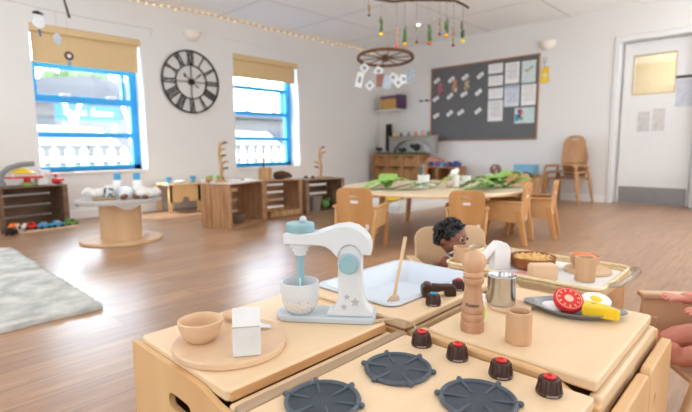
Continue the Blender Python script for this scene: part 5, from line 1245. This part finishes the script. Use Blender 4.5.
for k in range(11):
    w_ = .065+.02*rnd.random(); h_ = .10+.07*(k in(0,6)); 
    if k != 5: b.box(x,-.026,-.05,x+.018,-.021,-.05+h_); b.box(x,-.026,-.05+h_-.02,x+w_,-.021,-.05+h_); b.box(x+w_-.016,-.026,-.05,x+w_,-.021,-.05+h_*(1 if k%2 else .5))
    x += w_+.028
b.done('lettering', PAPER, sg)
for x in (-.6,.55): B().cone((x,.03,-1.85),(x,.03,.2),.03,.03,10).done('post', GREY, sg)
for k,(x,lb) in enumerate(((3.60,'white forked post near the building, beside the parked car'),(4.92,'white forked post at the banner end'))):
    t = thing('forked_post', lb, 'post', (x,12.4,-.15)); B().cone((0,0,0),(0,0,1.55),.05,.05,12).done('post_shaft', PAPER, t)
    for s_ in (-1,1): B().cone((0,0,1.5),(s_*.17,0,2.05),.045,.04,12).done('fork_arm', PAPER, t)
def car(loc, label, m_, s_=1.0):
    t = thing('parked_car', label, 'car', loc)
    B().prism([(-2.1,.32),(2.1,.32),(2.15,.62),(2.0,.80),(1.15,.92),(.55,1.38),(-.9,1.42),(-1.6,.98),(-2.1,.90)],-.85,.85,'y').done('car_body', m_, t, bevel=.06)
    B().prism([(1.02,.95),(.50,1.32),(-.85,1.35),(-1.35,.99)],-.87,.87,'y').done('car_windows', mat('car_glass',(150,160,176),.2), t)
    for x in (-1.35,1.35):
        for y in (-.86,.70): B().cone((x,y,.33),(x,y+.16,.33),.33,.33,24).done('wheel', BLACK, t)
car((2.9,11.2,-.15),'white car parked behind the picket fence outside the first window', PAPER)
car((7.4,11.4,-.15),'silver white car parked outside the second window', mat('car_silver',(160,166,176),.3))
def tree(loc, h_, r_, label, seed):
    t = thing('tree', label, 'tree', loc); rnd = random.Random(seed); B().cone((0,0,0),(0,0,h_*.6),.14,.09,10).done('trunk', BARK, t); b = B()
    for k in range(60):
        v = Vector((rnd.gauss(0,1),rnd.gauss(0,1),rnd.gauss(0,1))).normalized()*rnd.random()**.4; b.sph((v.x*r_,v.y*r_,h_*.72+v.z*r_*.75),r_*.26,u=8,v=6)
    b.done('crown', mat('tree_green',(72,94,50),.9,rgb2=(48,68,36),scale=3), t, ang=20)
tree((2.4,21,-.15),4.4,1.7,'round green tree behind the building, at the blind side edge',1)
tree((6.6,21.5,-.15),4.2,1.5,'round green tree behind the building gable end',2)
tree((9.4,23.5,-.15),4.0,1.6,'green tree far outside the second window, nearer the first',3)
tree((13.4,24,-.15),4.4,1.7,'green tree far outside the second window, farther along',4)
b2 = thing('building', 'pale flat roofed building seen through the second window', 'building', (12.2,16.5,-.15)); B().box(-2.8,0,0,4,3,2.2).done('walls', mat('render_pale',(86,82,80),.9), b2); B().box(-3,-.2,2.2,4.2,3.2,2.4).done('roof', mat('roof_grey',(66,66,70),.9), b2); B().box(-.8,-.03,.6,1.0,.02,1.7).done('window', mat('dark_window',(36,40,48),.3), b2)
